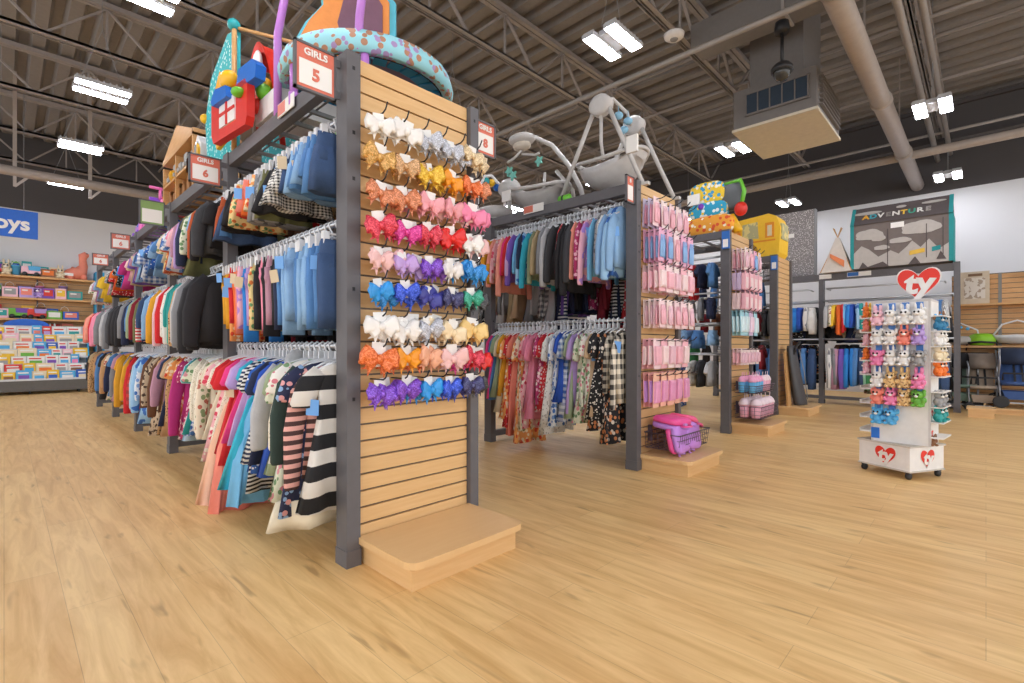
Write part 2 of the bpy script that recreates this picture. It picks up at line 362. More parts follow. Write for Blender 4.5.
# ------------------------------------------------------------------ gondolas
def slats(mb, x0, x1, y, z0, z1, pitch=.0925, th=.022):
    """slatwall face towards -Y: planks (0) over a metal backing seen in the grooves (1)"""
    mb.box(x0, x1, y+.006, y+.03, z0, z1, 1); z = z1
    while z > z0+.02:
        mb.box(x0, x1, y-th+.012, y+.012, max(z0, z-pitch+.011), z, 0); z -= pitch
    return mb
GROOVE = S('groove_metal', '#6d5f50', rough=.35, metal=.3)
def gondola(label, x, y, W, bays, bay=2.03, H=2.8, rails=(2.52,1.92,1.2), front=True, right_post=True, sub=1, plinth=True):
    t = thing('gondola', label, 'gondola', (x,y,0))
    def post(px, py, a=.08, b=.12, foot=True):
        mb = MB().box(px,px+a,py,py+b,0,H,0)
        for z in (.9,1.5,2.1,2.35,2.7): mb.box(px+a*.4,px+a*.6,py-.001,py+.0,z,z+.02,1)
        mb.box(px-.004,px+a+.004,py-.004,py+b+.004,0,.09,0)
        mb.build('post', [STEEL, DARK], t)
    for k in range(bays+1):
        yy = k*bay
        post(0, yy) ; post(W-.07, yy, .07)
        cy = .055 if front and k == 0 else 0
        MB().box(.08,W-.07,yy+.03+cy,yy+.09+cy,H-.09,H-.02).build('crossbar', STEEL, t)
        MB().box(.08,W-.07,yy+.03,yy+.09,.06,.13).build('foot_bar', STEEL, t)
    for k in range(bays):
        y0, y1 = k*bay+.12, (k+1)*bay
        for px in (.01, W-.065):
            MB().box(px,px+.06,y0,y1,H-.11,H-.01).build('top_beam', STEEL, t)
        mb = MB()
        for i in range(8): yy = y0+.1+i*(y1-y0-.2)/7; mb.box(.07,W-.06,yy-.012,yy+.012,H-.075,H-.05)
        for i in range(5): xx = .15+i*(W-.3)/4; mb.box(xx-.006,xx+.006,y0,y1,H-.05,H-.044)
        mb.build('top_rack', GREY, t)
        for z in rails:
            for px in (.085, W-.16):
                mb = MB().tube([(px,y0,z),(px,y1,z)], .016, 10)
                mb.box(px-.02,px+.02,y0-.002,y0+.02,z-.05,z+.03).box(px-.02,px+.02,y1-.02,y1+.002,z-.05,z+.03)
                mb.build('hang_rail', CHROME, t)
    if front:
        slats(MB(), .085, W-.075, .045, .13, H-.008).build('slat_panel', [MAPLE, GROOVE], t)
        if plinth:
            r = .07; X0, X1, Y0 = .07, W-.07, -.5
            poly = [(X0,.02),(X0,Y0+r)]+[(X0+r-r*cos(a), Y0+r-r*sin(a)) for a in (PI/6,PI/3,PI/2)]+[(X1-r+r*sin(a), Y0+r-r*cos(a)) for a in (0,PI/6,PI/3)]+[(X1,Y0+r),(X1,.02)]
            MB().prism(poly,'xy',.115,.15).build('plinth_top', MAPLE_FLAT, t)
            MB().box(X0+.03,X1-.05,Y0+.04,.03,0,.115).build('plinth_box', MAPLE, t)
    return t
G1 = (1.28,2.47); G2 = (4.22,2.41); G3 = (6.88,2.52); G4 = (9.36,2.62)
gondola('long charcoal clothing gondola with hair bows on its slatwall end', *G1, .95, 5)
gondola('charcoal clothing gondola with grey baby swings along its top', *G2, .95, 2, rails=(2.62,1.46))
gondola('charcoal clothing gondola with colourful baby bouncer on its top', *G3, .95, 1, rails=(2.45,1.95,1.52,1.08))
gondola('charcoal clothing gondola under the yellow bus tent', *G4, .95, 1, rails=(2.45,1.9,1.3))

# signs on the uprights
def sign(name, label, x, z, y, w, h, head, body, col=CORAL, px=None, hx=None, fr=None):
    """panel facing -Y with a frame, coloured ground, white field and lettering"""
    t = thing(name, label, 'sign', (x,y,z))
    mb = MB()
    for a in ((0,.012,0,h),(w-.012,w,0,h),(0,w,0,.012),(0,w,h-.012,h)): mb.box(a[0],a[1],-.012,.012,a[2],a[3])
    mb.build('frame', STEEL if fr is None else fr, t)
    pn = MB().box(.01,w-.01,-.006,.006,.01,h-.01).build('panel', col, t)
    wf = MB().box(.025,w-.025,-.009,-.005,.03,h*.64).build('white_field', CARD, pn)
    if head: text('lettering', head, h*.2, (w/2,-.009,h*.81), FNY, CARD, pn, h*.006)
    if body: text('number', body, h*.34, (w/2,-.011,h*.36), FNY, CORAL, pn, h*.012)
    for zz in (.02, h-.06) if hx else (): MB().box(hx[0],hx[1],-.006,.006,zz,zz+.04).build('bracket', STEEL, t)
    return t
sign('aisle_sign', 'salmon GIRLS 5 sign fixed to the tall near corner post', 1.03, 2.53, 2.55, .225, .25, 'GIRLS', '5', hx=(.22,.26))
sign('aisle_sign', 'salmon GIRLS 6 sign at the second upright beside the red playhouse', 1.01, 2.5, 4.52, .23, .23, 'GIRLS', '6', hx=(.22,.28))
sign('aisle_sign', 'green size sign at the third upright below purple toys', 1.01, 2.52, 6.56, .23, .27, '', '', S('green_sign','#8fae6b'), hx=(.22,.28))
sign('aisle_sign', 'salmon size sign at the fourth upright of the long gondola', 1.01, 2.53, 8.6, .22, .22, 'GIRLS', '6', hx=(.22,.28))
sign('aisle_sign', 'salmon size sign farthest down the long gondola', 1.01, 2.54, 10.63, .22, .2, 'GIRLS', '6', hx=(.22,.28))
sign('aisle_sign', 'salmon GIRLS 8 sign beyond the slim post right of the bows', 2.26, 2.54, 2.55, .2, .24, 'GIRLS', '8', hx=(-.04,.0))
sign('aisle_sign', 'salmon sign fixed left of the swing gondola end post', 4.07, 2.56, 2.44, .14, .26, '8', '', hx=(.13,.16))
BS = S('blue_sign', '#2d6fc4', rough=.5)
def flag(label, x, z, y):
    t = thing('price_sign', label, 'sign', (x,y,z)); pn = MB().box(-.012,.012,0,.1,0,.24).build('panel', BS, t); MB().box(-.0135,-.011,.015,.085,.02,.13).build('white_field', CARD, pn)
flag('small blue and white flag on the post under the baby bouncer', 6.86, 2.53, 2.51); flag('small blue and white flag on the post under the bus tent', 9.34, 2.53, 2.61)
def beamtag(label, x, y, z, a=.3, col=CORAL, rz=0):
    t = thing('beam_ticket', label, 'ticket', (x,y,z))
    wc = MB().box(-.006,0,0,a,0,.09).build('white_card', CARD, t); cp = MB().box(-.008,-.005,a*.52,a*.98,.01,.085).build('colour_patch', col, wc)
    cp.name = 'colour_patch'
beamtag('orange and white price ticket on the beam under the left swing', 4.218, 3.58, 2.73)
beamtag('pink and white price ticket on the beam below the red playhouse', 1.278, 3.15, 2.72, .26, S('pink_ticket','#e58f86'))

# ------------------------------------------------------------------ hooks and hair bows
hook_me = MB().tube([(0,.03,0),(0,-.12,0),(0,-.145,.012),(0,-.165,.045)], .0045, 6).box(-.014,.014,.02,.034,-.03,.02).mesh('display_hook', DARK)
def lobe(mb, sx, L, rz, ry, tilt=0, ph=0.):
    """one ribbon loop: pinched at the knot, fanning out with pleats, folded back at its end"""
    rings = []
    for t, k, e in ((0,.22,.55),(.2,.5,.9),(.5,.82,1),(.8,1.,.85),(.95,.98,.5),(.9,.85,.15)):
        a = []
        for i in range(14):
            th = 2*PI*i/14; c_, s_ = cos(th), sin(th)
            z = rz*k*math.copysign(abs(s_)**.7, s_); y = ry*e*c_ + .011*sin(6*z/rz+ph)*t
            x = sx*L*(t - .1*t*abs(s_)); a.append((x*cos(tilt)-z*sin(tilt)*sx, y-.014*t, z*cos(tilt)+abs(x)*sin(tilt)))
        rings.append(a)
    mb.loft(rings)
def bow_mesh(v):
    mb = MB(); r = random.Random(v)
    for sx in (-1,1):
        lobe(mb, sx, .086+.01*r.random(), .046, .022, .1+.14*r.random(), r.random()*6)
        lobe(mb, sx, .074, .036, .018, -.34-.15*r.random(), r.random()*6)
        a = sx*(.55+.3*r.random()); L = .088
        P = [(0,0),(-.022,-L),(0,-L+.022),(.024,-L)]
        mb.prism([(p[0]*cos(a)-p[1]*sin(a), p[0]*sin(a)+p[1]*cos(a)) for p in P], 'xz', .004, .008)
    return mb.mesh('ribbon', CARD)
bow_v = [bow_mesh(k) for k in range(4)]
knot_me = MB().ball((0,-.014,0), .02, .018, .023, n=10, h=6).mesh('knot', CARD)
bcard_me = MB().box(-.032,.032,.012,.014,-.035,.075).mesh('backing_card', CARD)
BOWC = dict(white=('#f1ede8','solid'), ivory=('#efe6d6','solid'), silver=('#b9bcc6','glitter'), gold=('#c99643','glitter'), tan=('#c99a66','glitter'), champagne=('#dfc096','glitter'),
  yellow=('#f2b41a','glitter'), amber=('#f29a17','solid'), orange=('#f06a1d','glitter'), copper=('#cf7b4c','glitter'), peach=('#f3b18e','solid'), blush=('#f2c2bf','solid'), rose=('#f0a3ac','solid'),
  pink=('#f286ab','solid'), coral=('#f36c5d','solid'), hotpink=('#ee2f86','glitter'), magenta=('#d81f8c','glitter'), crimson=('#d71f3f','glitter'), red=('#e2241f','solid'), lavender=('#c6a3e0','solid'),
  violet=('#9a63d0','solid'), purple=('#7a3bc4','glitter'), sky=('#2f9be8','solid'), azure=('#168ae0','glitter'), royal=('#1f4fd6','glitter'), indigo=('#3d3f97','solid'), navy=('#2a2c66','glitter'),
  emerald=('#12997c','glitter'), black=('#2d2c30','glitter'), cream=('#f3dcb4','solid'), straw=('#eec87f','solid'))
def bow_mat(c):
    h, k = BOWC[c]; return mat('bow_'+c, k, h, sc=(160 if k == 'glitter' else 1), rough=.35, metal=.15 if k == 'glitter' else 0)
ROWS = [(2.40,'white white white ivory silver silver silver silver champagne champagne','topmost'),
 (2.21,'gold gold tan tan yellow yellow amber amber orange copper','second'),
 (2.03,'copper copper copper rose rose blush rose blush pink pink','third'),
 (1.85,'crimson crimson magenta hotpink crimson red red red white blush','fourth'),
 (1.665,'blush blush lavender lavender purple violet white sky azure sky','fifth'),
 (1.49,'sky azure royal royal indigo indigo navy navy emerald black','sixth'),
 (1.29,'white white white white silver cream cream straw straw gold','seventh'),
 (1.12,'orange orange amber orange peach peach blush hotpink crimson red','eighth'),
 (.94,'purple purple purple azure sky royal royal indigo navy black','lowest')]
NB = {}
for ri, (z, cols, rn) in enumerate(ROWS):
    cols = cols.split(); n = len(cols)
    for h in range(6):
        x = 1.44 + h*.138
        o = link('display_hook', hook_me, None, (x,2.49,z+.075)); tag(o, 'black display hook, %s along the %s row of hair bows' % (ORD[h+1], rn), 'hook', 'slatwall hooks')
    for i, c in enumerate(cols):
        x = 1.415 + i*(.745/(n-1)) + random.uniform(-.008,.008); dy = 2.36 + (i % 2)*.045
        sc = random.uniform(.92,1.1)*(1.12 if ri in (6,7) else 1)
        o = link('hair_bow', random.choice(bow_v), None, (x,dy,z+random.uniform(-.01,.015)), (random.uniform(-.15,.15),random.uniform(-.25,.25),random.uniform(-.25,.25)), (sc,)*3, bow_mat(c))
        kind = 'sequinned' if BOWC[c][1] == 'glitter' else 'satin'
        tag(o, '%s %s hair bow, %s from the thick post in the %s row' % (c.replace('hotpink','hot pink'), kind, ORD[i+1], rn), 'hair bow', 'hair bows on the slatwall')
        link('knot', knot_me, o, mat=bow_mat(c)); link('backing_card', bcard_me, o)
# ------------------------------------------------------------------ clothes
N = 26
def ring(cx, z, w, t, amp=0., fr=40., ph=0., cy=0.):
    out = []
    for i in range(N):
        a = 2*PI*i/N; c, s_ = cos(a), sin(a)
        x = w*math.copysign(abs(c)**.75, c); y = t*math.copysign(abs(s_)**.7, s_)
        amp *= 1.25 if i == 0 else 1
        out.append((cx+x+.4*amp*sin(5*a+ph), cy+y+amp*sin(fr*x+ph), z+.25*amp*cos(fr*.7*x+ph)))
    return out
def arm(mb, sx, pts):
    """pts: (x, z, half-width, half-thickness)"""
    rings = []
    for i, (x, z, w, t) in enumerate(pts):
        q = pts[min(i+1,len(pts)-1)]; p = pts[max(i-1,0)]; d = Vector((q[0]-p[0], 0, q[1]-p[1])).normalized(); nx, nz = -d.z, d.x
        rings.append([(sx*(x+nx*w*cos(2*PI*k/10)), t*sin(2*PI*k/10)+.004*sin(9*z+k), z+nz*w*cos(2*PI*k/10)) for k in range(10)])
    mb.loft(rings if sx > 0 else [r[::-1] for r in rings])
def garment(kind, v):
    r = random.Random(hash((len(kind), kind[0], v)) % 9999 if False else sum(map(ord, kind))*7+v)
    mb = MB(); ph = r.uniform(0,6); L = 1+r.uniform(-.1,.12)
    torso = lambda hem, w1, t, amp, tw=.165: [ring(0,-.09,.055,.016), ring(0,-.105,.1,.02), ring(0,-.135,tw,.024), ring(0,-.2,tw-.005,t,amp*.3,36,ph), ring(0,-.2-(hem-.2)*.5,(tw+w1)/2-.01,t,amp*.7,36,ph), ring(0,-hem,w1,t,amp,36,ph), ring(0,-hem+.01,w1*.9,t*.5,amp,36,ph)]
    if kind == 'y':                       # top with narrow drooping sleeves
        mb.loft(torso(.52*L, .19, .024, .02, .15))
        for sx in (-1,1): arm(mb, sx, [(.12,-.135,.045,.02),(.165,-.21,.05,.022),(.185,-.31*L,.052,.02),(.185,-.315*L,.03,.01)])
    elif kind == 't':                     # T-shirt
        mb.loft(torso(.5*L, .185, .022, .012))
        for sx in (-1,1): arm(mb, sx, [(.13,-.135,.05,.018),(.19,-.2,.062,.02),(.235,-.29*L,.07,.018),(.236,-.295*L,.05,.008)])
    elif kind == 'p':                     # long-sleeved top
        mb.loft(torso(.54*L, .18, .022, .014))
        for sx in (-1,1): arm(mb, sx, [(.13,-.135,.05,.02),(.19,-.22,.055,.022),(.225,-.38,.048,.02),(.235,-.56*L,.036,.018),(.235,-.575*L,.028,.012)])
    elif kind in ('c', 'h'):              # jacket, hoodie
        mb.loft(torso(.6*L, .2, .036, .016, .18))
        for sx in (-1,1): arm(mb, sx, [(.13,-.14,.06,.028),(.2,-.23,.065,.032),(.24,-.4,.058,.03),(.25,-.62*L,.046,.026),(.25,-.635*L,.036,.018)])
        if kind == 'h': mb.ball((0,.02,-.1), .1, .05, .085, n=10, h=6)
        else: mb.loft([ring(0,-.14,.1,.03), ring(0,-.085,.09,.036), ring(0,-.07,.075,.03)])
    elif kind in ('d', 'e', 'v'):              # dress, longer dress
        L = 1 if kind == 'v' else L; h = (.78 if kind == 'd' else .93)*L
        mb.loft([ring(0,-.09,.06,.016), ring(0,-.105,.11,.022), ring(0,-.135,.155,.026), ring(0,-.26,.14,.03,.006,40,ph), ring(0,-.36,.145,.034,.012,38,ph), ring(0,-.36-(h-.36)*.5,.2,.04,.022,34,ph), ring(0,-h,.25,.045,.03,32,ph), ring(0,-h+.012,.22,.02,.03,32,ph)])
        for sx in (-1,1): arm(mb, sx, [(.12,-.135,.05,.02),(.18,-.2,.062,.026),(.215,-.3,.055,.022),(.216,-.31,.04,.01)])
    elif kind == 'u':                     # tulle skirted dress
        h = .96*L
        mb.loft([ring(0,-.09,.06,.016), ring(0,-.11,.11,.022), ring(0,-.14,.145,.026), ring(0,-.36,.125,.03), ring(0,-.4,.15,.045,.02,44,ph), ring(0,-.66,.235,.06,.034,40,ph), ring(0,-h,.31,.075,.045,38,ph), ring(0,-h+.012,.27,.03,.045,38,ph)])
        for sx in (-1,1): arm(mb, sx, [(.11,-.135,.045,.02),(.165,-.2,.06,.03),(.19,-.26,.05,.026),(.19,-.265,.03,.01)])
    elif kind == 's':                     # shorts
        mb.loft([ring(0,-.12,.15,.02), ring(0,-.15,.152,.024), ring(0,-.24,.168,.03,.006,30,ph), ring(0,-.28,.17,.03,.006,30,ph), ring(0,-.285,.1,.01)])
        for sx in (-1,1): mb.loft([ring(sx*.088,-.2,.08,.028), ring(sx*.095,-.3,.092,.034,.006,40,ph), ring(sx*.102,-.42*L,.1,.036,.008,40,ph), ring(sx*.102,-.412*L,.08,.02)])
    elif kind in ('j', 'l'):              # jeans, leggings
        k = 1 if kind == 'j' else .8; h = .62*L
        mb.loft([ring(0,-.12,.14,.022), ring(0,-.15,.142,.026), ring(0,-.27,.158,.03), ring(0,-.31,.15,.02), ring(0,-.315,.08,.01)])
        for sx in (-1,1): mb.loft([ring(sx*.082,-.2,.074,.026), ring(sx*.086,-.34,.074*k,.03,.004,40,ph), ring(sx*.088,-h*.8,.064*k,.026,.005,40,ph), ring(sx*.088,-h,.066*k,.026), ring(sx*.088,-h+.01,.05*k,.014)])
    elif kind == 'k':                     # skirt
        h = .46*L
        mb.loft([ring(0,-.12,.13,.02), ring(0,-.15,.135,.026), ring(0,-.17,.14,.03,.008,40,ph), ring(0,-.3,.19,.04,.022,38,ph), ring(0,-h,.235,.05,.032,36,ph), ring(0,-h+.012,.2,.02,.032,36,ph)])
    elif kind == 'r':                     # romper
        mb.loft(torso(.36, .16, .026, .01, .15)[:6] + [ring(0,-.4,.165,.028), ring(0,-.42,.1,.012)])
        for sx in (-1,1):
            mb.loft([ring(sx*.08,-.33,.074,.026), ring(sx*.088,-.5,.07,.028), ring(sx*.09,-.66*L,.062,.026), ring(sx*.09,-.65*L,.04,.012)])
            arm(mb, sx, [(.115,-.135,.05,.02),(.17,-.22,.05,.022),(.2,-.33,.042,.02),(.2,-.34,.03,.01)])
    return mb.mesh('garment', CARD)
KIND = dict(t=('t_shirt','T-shirt','T-shirt'), y=('t_shirt','top','top'), p=('long_sleeved_top','long-sleeved top','top'), c=('jacket','jacket','jacket'), h=('hooded_sweatshirt','hooded sweatshirt','hoodie'),
            d=('dress','dress','dress'), e=('long_dress','long dress','dress'), v=('long_dress','ruffle-hem long dress','dress'), u=('tulle_dress','tulle dress','dress'), s=('shorts','shorts','shorts'), j=('jeans','trousers','trousers'),
            l=('leggings','leggings','leggings'), k=('skirt','skirt','skirt'), r=('romper','romper','romper'))
GM = {k: [garment(k, v) for v in range(3)] for k in KIND}
hg = MB().tube([(.012,0,-.012),(.022,0,.01),(0,0,.026),(-.022,0,.008),(-.014,0,-.02),(0,0,-.04),(0,0,-.075)], .0065, 6)
hg.tube([(-.16,0,-.135),(-.09,0,-.1),(0,0,-.075),(.09,0,-.1),(.16,0,-.135)], [.006,.008,.009,.008,.006], 6)
hg.box(-.022,.022,-.006,.006,-.075,-.03)
hang_me = hg.mesh('hanger', CLEAR)
hc = MB().tube([(.012,0,-.012),(.022,0,.01),(0,0,.026),(-.022,0,.008),(-.014,0,-.02),(0,0,-.04),(0,0,-.085)], .0065, 6)
hc.tube([(-.14,0,-.09),(.14,0,-.09)], .007, 6)
for s in (-.12,.12): hc.box(s-.018,s+.018,-.014,.014,-.15,-.08)
clip_me = hc.mesh('hanger', CLEAR)
tag_me = MB().box(-.03,.03,-.002,.002,-.08,0).mesh('price_tag', TAGBLUE)
# colour words: material arguments and the words used in the label
def F(words, kind, *a, **k): return (words, kind, a, k)
FAB = dict(
 nv=F('navy','solid','#27304f'), dn=F('dark denim','denim','#2f4a73'), db=F('mid-blue denim','denim','#4d7fb8'), dl=F('light denim','denim','#86aed6'), dp=F('pale denim','denim','#aecbe6'),
 bk=F('black','solid','#262529'), ch=F('charcoal','solid','#3f4044'), gy=F('grey','solid','#87888c'), lg=F('light grey','solid','#bcbcbe'), wh=F('white','solid','#ece9e4'), cr=F('cream','solid','#e8dbc0'),
 be=F('beige','solid','#cfb391'), tn=F('tan','solid','#c09468'), kh=F('khaki','solid','#b5a07a'), br=F('brown','solid','#6e4a33'), ol=F('olive','solid','#6f7048'), mu=F('mustard','solid','#e2a32a'), ye=F('yellow','solid','#f3c93a'),
 og=F('orange','solid','#f0702c'), rs=F('rust','solid','#b9552c'), co=F('coral','solid','#f28b78'), sa=F('salmon','solid','#f4a08c'), pe=F('peach','solid','#f5c3a3'), rd=F('red','solid','#d5282f'), dr=F('dark red','solid','#8d2030'), ho=F('hot pink','solid','#ec3f8a'),
 pk=F('pink','solid','#f191ad'), lp=F('pale pink','solid','#f3c4cc'), mv=F('mauve','solid','#bf8fa3'), mg=F('magenta','solid','#c0327f'), pu=F('purple','solid','#7e5bb8'), la=F('lavender','solid','#b99cd6'), ll=F('lilac','solid','#cfa9d6'),
 rb=F('royal blue','solid','#2a55b8'), bl=F('bright blue','solid','#2f86d8'), sk=F('sky blue','solid','#79bde8'), aq=F('aqua','solid','#37b3cf'), tl=F('teal','solid','#2a9a96'), mi=F('mint green','solid','#9ad3b6'), sg=F('sage green','solid','#9fae8c'), gn=F('green','solid','#3f8f5a'), dg=F('dark green','solid','#33453f'),
 ST=F('black and white broad-striped','stripe','#1f1f22','#ddd8d0',sc=.15), SP=F('brown and pink striped','stripe','#4a3230','#e0a69c',sc=.042), SB=F('black and white striped','stripe','#26262c','#eceae6',sc=.026), SN=F('navy and white striped','stripe','#2c3a5e','#e8e6e2',sc=.03), SR=F('red and white striped','stripe','#d53a40','#f1e7e2',sc=.036),
 SV=F('grey pinstriped','vstripe','#8f9299','#e8e6e2',sc=.02), GI=F('black and white gingham','plaid','#efece6','#29282b',sc=.022), PL=F('black and cream plaid','plaid','#e6dcc9','#35312f',sc=.07), PR=F('red plaid','plaid','#d4453f','#5c2a2c',sc=.06), PB=F('blue plaid','plaid','#dfe6ef','#4a6fb0',sc=.05), PG=F('grey plaid','plaid','#d5d3d0','#6f7076',sc=.05),
 FB=F('black floral','floral','#29282c','#e9e0d4','#d98c5a',sc=26), FO=F('orange floral','floral','#f0a45e','#f5e3c4','#d7492f',sc=24), FP=F('pink floral','floral','#f0b5bb','#d8495f','#f6e9dc',sc=24), FW=F('white floral','floral','#efeae2','#d77f8c','#86a878',sc=26), FU=F('blue floral','floral','#e6ebf3','#3f6fb8','#7fa3d8',sc=22), FM=F('magenta floral','floral','#b13467','#f0c0cf','#efe3d8',sc=26), FN=F('navy floral','floral','#2a3050','#e4a5a4','#8fb0d6',sc=28), FY=F('yellow floral','floral','#f2d99a','#e07a3c','#6e9d6a',sc=26), FG=F('green floral','floral','#dfe3cd','#6f9468','#d8909a',sc=26), FC=F('cream floral','floral','#ecdfc8','#c06a5a','#8a9a6c',sc=24),
 LE=F('leopard print','dots','#c39a6b','#4a3326',sc=48), LC=F('cream lace','dots','#efe6d4','#cbbda2',sc=70), LW=F('white spotted','dots','#f0ece6','#b9b3ac',sc=40), DB=F('black spotted','dots','#242427','#f0ece6',sc=40), DU=F('blue spotted','dots','#2f62b8','#eef0f4',sc=38), DR=F('red spotted','dots','#cf3038','#f3e6e0',sc=36),
 CA=F('camouflage','patch','#8a8f7a','#4e5646',sc=18), CG=F('grey camouflage','patch','#9c9da0','#5b5c61',sc=18), TY=F('tie-dye blue','patch','#9cc6ea','#3c6fc0',sc=9), TP=F('tie-dye pink','patch','#f3b5c8','#b98ad6',sc=9), AN=F('brown animal print','patch','#c9b49a','#4c372d',sc=26))
def fab(k):
    w, kind, a, kw = FAB[k]; return mat('fabric '+w, kind, *a, **({'rough': .85} | kw))
NG = 0
rp = MB().loft([ring(0,-.85,.25,.05,.026,24,1), ring(0,-.93,.27,.06,.035,24,1), ring(0,-1.0,.29,.065,.04,24,1), ring(0,-.99,.25,.04,.04,24,1)]); ruff_me = rp.mesh('ruffle_hem', CARD)
SWAP = dict(pk='FP TP DR', lp='FP FW TP', bl='DU PB TY', rd='DR PR SR', gy='PG CG SV', be='FC LE AN', cr='LC FC FW', mu='FY', og='FO', nv='FN SN DU', bk='DB SB FB', la='TP', co='FO FP', wh='LW FW SB', mi='FG', sg='FG', lg='PG LW SV', pu='FM', db='PB DU', tn='AN LE')
def hang(where, x, z, y0, y1, toks, group, axis='y', zs=1.0, ws=1.0, parts=True, turn=0., ts=1.0):
    """clothes on one rail, from its near end on; axis 'y' is a rail along the gondola"""
    global NG
    toks = toks.split(); n = len(toks)
    for i, tk in enumerate(toks):
        kd, fb = tk[0], tk[1:3]; big = tk[3:]
        if kd in 'typderk' and fb in SWAP and random.random() < .3: fb = random.choice(SWAP[fb].split())
        p = y0 + (y1-y0)*(i+.5+random.uniform(-.22,.22))/n
        loc = (x,p,z); NG += 1
        rz = random.gauss(turn,.09) if i else turn*.3
        s1 = random.uniform(.93,1.07)*ws; s3 = random.uniform(.93,1.07)*zs*(float(big) if big else 1)
        name, word, cat = KIND[kd]
        o = link(name, random.choice(GM[kd]), None, loc, (random.gauss(0,.02),0,rz), (s1*(1 if not big else max(1,float(big)**.5)),random.uniform(.85,1.25)*ts,s3), fab(fb))
        if kd == 'v': link('ruffle_hem', ruff_me, o, mat=fab('cr'))
        tag(o, '%s %s, %s along %s' % (FAB[fb][0], word, ORD[i+1], where), cat, group)
        if parts:
            link('hanger', clip_me if kd in 'sjlk' else hang_me, o, (0,0,0), (0,0,0), (1/s1,1,1/s3))
            if random.random() < .33:
                link('price_tag', tag_me, o, (-random.uniform(.13,.2),-.03,-.15-random.random()*.12), (.1,random.uniform(-.2,.2),-random.uniform(.5,1.2)), None, None if random.random() < .55 else TAGTAN)
def G1hang(bay, rail, toks, zs=1.0, ws=1.0, parts=True):
    z = {'top':2.52,'middle':1.92,'bottom':1.2}[rail]; y0 = G1[1]+.16+(bay-1)*2.03; y1 = y0+1.84
    if rail == 'top' and bay > 1: toks = (' '+toks).replace(' t', ' y')
    hang('%s rail, %s bay of the long gondola' % (rail, ORD[bay]), G1[0]+.085, z, y0, y1, toks, 'clothes on the long gondola', 'y', zs, ws, parts)
# bay 1, near end first
G1hang(1,'top','sdn sdb sdb sdl sdb sdb sdl sdn sGI kGI sbk kbk sol sCG sgy sFO sog sco srd sFY smu kbk sbk kdn kdb srs', .98)
G1hang(1,'middle','jdn jdb jdb jdl jdl jdb jdl jdl jdb jnv lbk lmv lbk lpk jbk lol lFY lla lbl lTP lco log lrd lFO lmu lmu', .98)
G1hang(1,'bottom','dST1.08 pSP1.15 vFN1.06 pdg pLC1.1 dFW dmi1.05 dsg hlg drb1.05 dnv dDU eSB1.02 dSN usk1.0 uaq.98 dla dll dho drd1.05 uco1.08 drd upe1.1 dLC1.05 eco dcr', 1.0, 1.12)
G1hang(2,'top','ybk cch pbk prs ydb ydl psg dol cnv pla ypu pmv tFP tFP tmv tlp tpk tbl tFU trs tFY tcr tbe', .92)
G1hang(2,'middle','cbk1.1 cbk1.1 cbk1.05 cch1.05 cch cgy clg cLE pLE ptl1.05 ptl pmi ptl phw pLW prd prd plp pwh pmu1.1 pye'.replace('phw','pwh'), 1.05, 1.08)
G1hang(2,'bottom','pcr1.15 pLC1.1 pLC tFG tFG dtl dFU dpl dFM pmg1.2 dFM dFO tFO pbe1.2 dFC tbe etn dnv ddn pmv1.2 eLE pbr1.2'.replace('dpl','ddp'), 1.05)
G1hang(3,'top','tdb tdl tdb tdn tdb tPB tFU tdn tdl tmv tpu tgy tbe tlp', .9)
G1hang(3,'middle','pdb pdl pnv pdn prd pol pdr psg pdl pdb cnv cgy', 1.0)
G1hang(3,'bottom','eAN pAN1.2 pbr eTY pFU1.2 pTY1.2 ddb pdp1.2 prd1.3 prd1.2 ddr pmu1.3 pmu1.2 pgy', 1.1)
G1hang(4,'top','tmg tpu tbl tbk tgy tog trd tch tbk tmv', .9, 1, False)
G1hang(4,'middle','cbk1.05 cbk cbk cch cch cgy cgy clg', 1.05, 1, False)
G1hang(4,'bottom','pmu1.2 dmu dmv pgy1.1 ddb pnv1.2 dbe ptn ptn1.2', 1.1, 1, False)
G1hang(5,'top','tye1.1 tye tgy tdl tpk tmv twh tlp', .9, 1, False)
G1hang(5,'middle','cgy cgy cpk cpk clp crd csa cco', 1.0, 1, False)
G1hang(5,'bottom','dbk pdb1.2 ddn ptn pbe1.2 dkh pbr pbk', 1.1, 1, False)
# the far side of the long gondola, seen through the gaps
for rail, z, b, tk in (('middle',1.92,1,'cdr cbk cbk cch cbk cch cbr cgy cdr cbk cch cbk cgy cnv cbk cdr'), ('bottom',1.2,1,'dmv dgy dbk dch dnv dbr dgy dmv dbk dnv dbr dch'),
                       ('middle',1.92,2,'cbk cch cbk cgy cbk cch cgy cbk cbr cbk'), ('bottom',1.2,2,'dbk dmv dch dnv dbr dbk dch dnv'), ('top',2.52,1,'tmv trd tgn tgy tpk tol tbe tgy trd tsg'), ('top',2.52,2,'tbr tol tmv tbe trs tgy tbr tmv')):
    y0 = G1[1]+.16+(b-1)*2.03
    hang('%s rail, back of the long gondola, %s bay' % (rail, ORD[b]), G1[0]+.95-.16, z, y0, y0+1.84, tk, 'clothes on the back of the long gondola', 'y', 1, 1, False)
